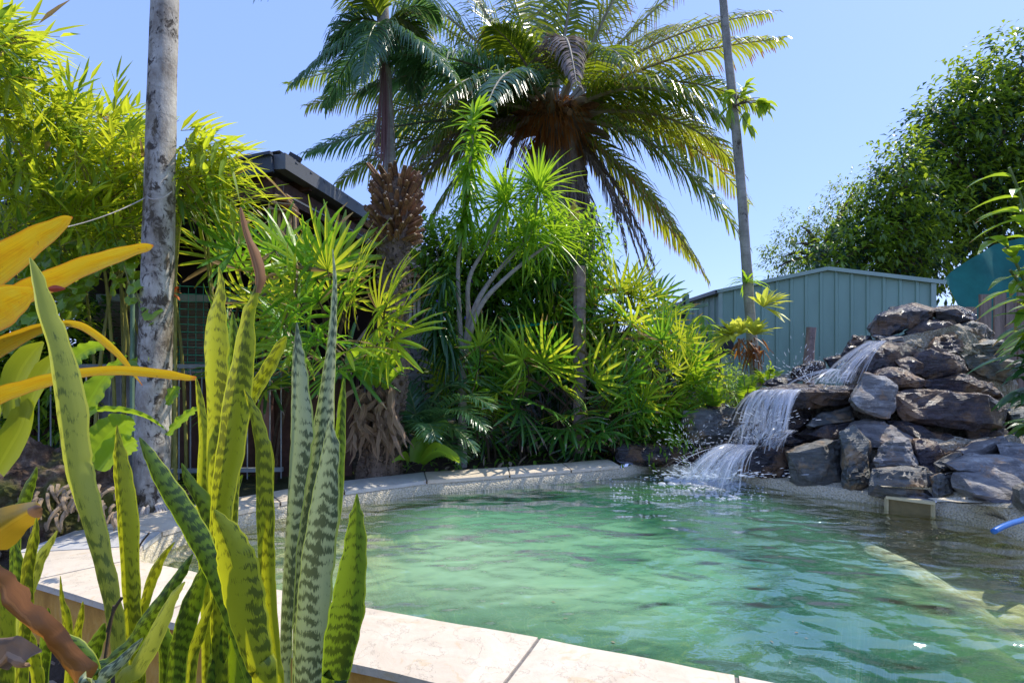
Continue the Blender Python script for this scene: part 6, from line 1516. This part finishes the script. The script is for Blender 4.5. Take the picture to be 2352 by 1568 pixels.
snake('young snake plant tuft in the lower left corner beside the dry brown leaf', V((-1.15, 1.25, -.42)), [
 (S, 1.4, [(138, 1322, 2), (138, 1345, 8), (139, 1375, 14), (146, 1417, 28), (150, 1470, 30), (156, 1560, 20)], .25),
 (SP, 1.3, [(131, 1218, 2), (115, 1245, 14), (92, 1278, 24), (66, 1337, 32), (52, 1390, 28), (40, 1520, 24)], .25),
 (S, 1.25, [(83, 1188, 2), (80, 1215, 14), (72, 1249, 24), (58, 1318, 28), (58, 1400, 28), (45, 1560, 28)], .25),
 (SD, 1.5, [(84, 1072, 2), (75, 1095, 16), (62, 1120, 26), (48, 1160, 30), (30, 1240, 26)], .25),
 (SD, 1.1, [(95, 1438, 3), (128, 1457, 24), (175, 1493, 38), (210, 1535, 32), (235, 1600, 28)], .25),
 (S, 1.15, [(-10, 1290, 3), (4, 1340, 28), (10, 1420, 36), (8, 1560, 36)], .25),
 (SD, 1.4, [(28, 1230, 3), (36, 1290, 26), (30, 1380, 34), (24, 1500, 34)], .25),
 (SD, 1.5, [(110, 1395, 3), (104, 1430, 26), (96, 1490, 36), (90, 1570, 34)], .25),
 (S, 1.45, [(190, 1380, 3), (180, 1420, 22), (165, 1480, 32), (150, 1570, 30)], .25),
 (SD, 1.35, [(240, 1430, 3), (226, 1465, 26), (205, 1510, 38), (190, 1580, 38)], .25),
 (S, 1.3, [(60, 1440, 3), (66, 1475, 26), (72, 1530, 36), (80, 1600, 34)], .25)], 1.2, 7)

def big_brom():
    D = 1.75; base = P(-60, 900, D); t = thing('bromeliad', base, 'large golden yellow bromeliad reaching in from the left edge with red tipped leaves', 'bromeliad')
    L_ = [('brom', 1.9, [(-80, 680, 60), (-10, 612, 76), (60, 565, 62), (115, 530, 42), (150, 505, 22), (166, 498, 3)]),
     ('brom', 1.95, [(-60, 740, 40), (40, 680, 50), (90, 655, 50), (140, 635, 46), (200, 608, 40), (260, 588, 34), (310, 573, 24), (340, 567, 18), (353, 564, 3)]),
     ('brom', 1.7, [(-90, 760, 60), (-30, 720, 96), (10, 695, 92), (50, 676, 56), (85, 664, 14)]),
     ('brom', 1.8, [(-70, 840, 40), (0, 798, 40), (45, 775, 34), (100, 752, 22), (150, 742, 14), (190, 748, 22), (225, 768, 28), (262, 798, 30), (290, 828, 26), (310, 858, 16), (328, 885, 3)]),
     ('brom', 1.6, [(-90, 960, 36), (0, 906, 38), (60, 886, 32), (110, 872, 30), (167, 859, 24), (230, 851, 22), (290, 850, 24), (350, 854, 24), (400, 860, 22), (430, 866, 16), (454, 869, 10)])]
    rr = random.Random(5)
    for (mt, dD, pl) in L_:
        pts = [P(x, y, dD-.0002*x) for x, y, w_ in pl]; c = catmull(pts, 10); m_ = MB(); W = []
        for i in range(len(c)): f = i/10; k = min(int(f), len(pl)-2); W.append(lerp(pl[k][2], pl[k+1][2], f-k)/F*dD*(1+.03*math.sin(i*.5)))
        m_.strip(c, W, side=V((.1, -.5, 1)), fold=-.16, across=10)
        for i, v in enumerate(m_.v): m_.v[i] = v+V((0, -1, .4))*(.005*noise.noise(v*7))
        m_.build('leaf', mt, t, smooth=True)
    m_ = MB(); m_.strip(catmull([P(105, 664, 1.9), P(125, 662, 1.9), P(150, 663, 1.9)], 4), [.004, .012, .02, .024, .024, .02, .016, .01, .004], side=V((0, 0, 1)), fold=.3, across=2); o = m_.build('leaf', 'red_tip', t); o['label'] = 'short red tipped leaf'
big_brom()
straps('nest_fern', 'wavy edged bright green nest fern growing on the root mound by the grey trunk', 'fern', P(200, 1000, 2.9), [
 [(140, 960, 12), (180, 945, 10), (230, 940, 14), (283, 942, 16), (330, 955, 14), (360, 972, 10), (380, 986, 2)],
 [(150, 900, 16), (152, 850, 34), (175, 820, 40), (205, 800, 30), (240, 790, 20), (262, 786, 3)],
 [(205, 1060, 30), (225, 1030, 60), (250, 1000, 76), (280, 975, 60), (305, 962, 12)],
 [(225, 1080, 30), (260, 1040, 60), (290, 1020, 56), (312, 1010, 10)],
 [(385, 1000, 10), (410, 970, 20), (440, 945, 16), (462, 935, 3)],
 [(385, 930, 14, .8), (400, 900, 34, .8), (412, 888, 10, .8)], [(160, 1010, 20), (170, 970, 50), (200, 930, 50), (230, 880, 44), (265, 840, 22), (290, 815, 3)]], 'nest', 2.75, wave=.010, seed=5)
straps('tank_bromeliad', 'olive green broad leaved bromeliad at the left edge below the golden one', 'bromeliad', P(20, 1100, 2.3), [
 [(-10, 1080, 50), (20, 1030, 66), (48, 980, 56), (58, 935, 44), (40, 915, 10)],
 [(30, 960, 30), (32, 900, 50), (48, 850, 56), (75, 810, 46), (100, 785, 6)],
 [(60, 960, 26), (80, 900, 44), (110, 850, 50), (135, 815, 20)],
 [(-20, 1000, 40), (-5, 930, 60), (10, 890, 20)]], 'tank', 2.3, seed=6)
def dry_leaves():
    rr = random.Random(7)
    m_ = MB(); c = catmull([P(-40, 1300, 1.05), P(0, 1340, 1.05), (P(40, 1400, 1.04)), P(90, 1450, 1.03), P(130, 1500, 1.03), P(165, 1540, 1.03), P(178, 1575, 1.03), P(180, 1610, 1.03)], 5); n = len(c)
    m_.strip(c, [lerp(.03, .062, min(1, i/(n*.7)))*(1+.1*math.sin(i)) for i in range(n)], side=V((.8, .2, .6)), fold=.35, across=8, twist=.9)
    for i, v in enumerate(m_.v): m_.v[i] = v+V((noise.noise(v*30), noise.noise(v*30+V((9, 0, 0))), noise.noise(v*30+V((0, 9, 0)))))*.010
    o = m_.build('dry_leaf', 'dry', origin=P(90, 1450, 1.03), smooth=True); tag(o, 'thick curled orange brown dead leaf crossing the bottom left corner', 'dead leaf')
    m_ = MB(); c = catmull([P(-50, 1250, 1.3), P(0, 1215, 1.3), P(40, 1190, 1.3), P(75, 1172, 1.28), P(95, 1165, 1.28)], 5); m_.strip(c, [.10, .10, .10, .095, .09, .085, .08, .075, .07, .065, .06, .055, .05, .045, .04, .035, .03, .025, .02, .015, .005][:len(c)], side=V((.2, -.2, 1)), fold=.4, across=6)
    o = m_.build('dry_leaf', 'yellow_dead', origin=P(20, 1200, 1.3), smooth=True); tag(o, 'curled yellow leaf with brown tip at the left edge above the young snake plants', 'dead leaf')
    m_ = MB(); c = catmull([P(-30, 1520, 1.0), P(20, 1505, 1.0), P(60, 1500, .99), P(80, 1510, .99)], 5); m_.strip(c, [.08-.003*i for i in range(len(c))], side=V((.1, -.3, 1)), fold=.2, across=8)
    for i, v in enumerate(m_.v): m_.v[i] = v+V((noise.noise(v*34), noise.noise(v*34+V((9, 0, 0))), noise.noise(v*34+V((0, 9, 0)))))*.016
    o = m_.build('dry_leaf', 'straw_leaf', origin=P(30, 1530, 1.0), smooth=True); tag(o, 'pale crumpled papery leaf lowest in the bottom left corner', 'dead leaf')
    for i, pts in enumerate(([(246, 1450, 1.2), (262, 1400, 1.2), (280, 1372, 1.2)], [(315, 1275, 1.9), (322, 1250, 1.9), (343, 1223, 1.9)], [(240, 1520, 1.2), (252, 1440, 1.2), (262, 1390, 1.2)])):
        m_ = MB(); m_.tube(catmull([P(*q) for q in pts], 4), [.0035]*9, 5); o = m_.build('twig', 'cane', origin=P(*pts[0])); tag(o, ['thin dry twig rising before the ochre wall', 'small dry twig lying on the coping corner by the water', 'lower dry twig beside the tall pale snake plant leaf'][i], 'twig')
dry_leaves()

def root_mound():
    rr = random.Random(12); C = P(95, 1150, 3.45); C.z = .12; bm = bmesh.new(); bmesh.ops.create_icosphere(bm, subdivisions=6, radius=1)
    for v in bm.verts:
        p = v.co.copy(); n = noise.noise(p*2.2)*.22+noise.noise(p*6)*.10+noise.noise(p*16)*.05+noise.noise(p*38)*.025; p *= 1+n; v.co = V((p.x*.50, p.y*.38, p.z*.46))
    m_ = MB(); m_.add([v.co+C for v in bm.verts], [tuple(v.index for v in f.verts) for f in bm.faces]); bm.free()
    t = thing('root_mound', C, 'mossy brown root mound crowned with plants left of the grey trunk', 'root mound'); m_.build('mound', 'mound', t)
    m_ = MB()
    for _ in range(80):
        x = rr.uniform(60, 300); a = P(x, rr.uniform(1110, 1190), 3.12+rr.uniform(-.05, .1)); b = a+V((rr.uniform(-.05, .05), rr.uniform(-.05, 0), -rr.uniform(.04, .12))); m_.tube(bez(a, (a+b)/2+V((0, -.03, .02)), b, 3), [.012, .01, .008, .004], 5)
    m_.build('root_tips', 'straw', t)
    m_ = MB()
    for _ in range(260):
        x = rr.uniform(-1, 7.5); m_2 = 0; p = V((rr.uniform(-3.4, -2.2), rr.uniform(3.0, 4.0), 0)) if rr.random() < .55 else V((rr.uniform(-1.8, 1.6), rr.uniform(5.1, 6.6), 0))
        if inpoly(p.x, p.y, outer): continue
        p.z = gz(p.x, p.y)+.02; m_.leaf(p, rdir(rr, V((0, 0, .1)), 1), rr.uniform(.06, .16), rr.uniform(.02, .05), droop=.1, n=3, fold=.25)
    o = m_.build('leaf_litter', 'litter', origin=V((-1, 5, .05))); tag(o, 'dry leaf litter on the soil behind the coping', 'leaf litter', kind='stuff')
    m_ = MB()
    for _ in range(1400):
        x, y = rr.uniform(-4.6, -2.4), rr.uniform(3.0, 5.2)
        if rr.random() < .4: x, y = rr.uniform(-1.6, 2.2), rr.uniform(5.2, 7)
        if inpoly(x, y, outer): continue
        m_.leaf(V((x, y, gz(x, y))), rdir(rr, V((0, 0, .9))), rr.uniform(.08, .22), rr.uniform(.02, .04), droop=.5, n=3)
    o = m_.build('ground_cover', 'shrub', origin=V((-1, 5, .05))); tag(o, 'low green ground cover on the bed behind the pool', 'ground cover', kind='stuff')
root_mound()
def orange_bloom():
    a = P(398, 672, 3.95); m_ = MB(); rr = random.Random(3)
    t = thing('bromeliad', a, 'small orange flowering bromeliad mounted at the right side of the grey trunk', 'bromeliad')
    for k in range(12): m_.leaf(a+V((-.03, 0, 0)), V((rr.uniform(.3, 1), -.2, rr.uniform(-.4, .7))), .11, .022, droop=.2, n=3)
    m_.build('petals', 'orange', t)
orange_bloom()
# greenery closing off the far left and the strip behind the fences
shrub('dark leafy hedge behind the barred fence at the far left', V((-4.2, 5.3, 0)), [(20, 720, 70, 0), (110, 720, 70, 0), (20, 820, 80, 0), (110, 840, 70, 0), (40, 920, 70, 0), (130, 950, 60, 0), (-60, 760, 80, 0), (-60, 880, 80, 0)], 4.9, ('vine', 'drac_dark'), .10, .045, 4.5, 111, name='hedge', cat='hedge')
shrub('far green hedge seen beyond the house and clothesline', V((1.0, 14, 0)), [(1000, 800, 40, 0), (1080, 800, 40, 0), (1160, 800, 40, 0), (1240, 800, 40, 0), (1320, 800, 40, 0), (1400, 800, 40, 0), (1480, 800, 40, 0), (1560, 800, 36, 0), (1625, 790, 28, 0)], 13, ('tree', 'tree_dark'), .16, .07, 3.0, 112, name='hedge', cat='hedge')

def front_bed():
    rr = random.Random(130); m_ = MB()
    for _ in range(900):
        x, y = rr.uniform(-2.6, .6), rr.uniform(.9, 2.4)
        if V((.38, .925, 0)).dot(V((x, y, 0))) > 1.50: continue
        m_.leaf(V((x, y, gz(x, y)+.01)), rdir(rr, V((0, 0, .1)), 1), rr.uniform(.05, .14), rr.uniform(.015, .04), droop=.1, n=3, fold=.25)
    o = m_.build('leaf_litter', 'litter', origin=V((-.8, 1.6, -.4))); tag(o, 'dry leaves and chips on the bed under the snake plants', 'leaf litter', kind='stuff')
    f = MB()
    for _ in range(26):
        vx, vy = rr.uniform(900, 2200), rr.uniform(1150, 1500); g = G(vx, vy, .004)
        if inpoly(g.x, g.y, inner): f.leaf(g, V((rr.uniform(-1, 1), rr.uniform(-1, 1), 0)), rr.uniform(.008, .028), rr.uniform(.004, .01), droop=0, n=2, fold=.05)
    o = f.build('floating_bits', 'litter', origin=G(1500, 1300, .004)); tag(o, 'tiny leaf bits floating on the pool', 'floating debris', kind='stuff')
front_bed()
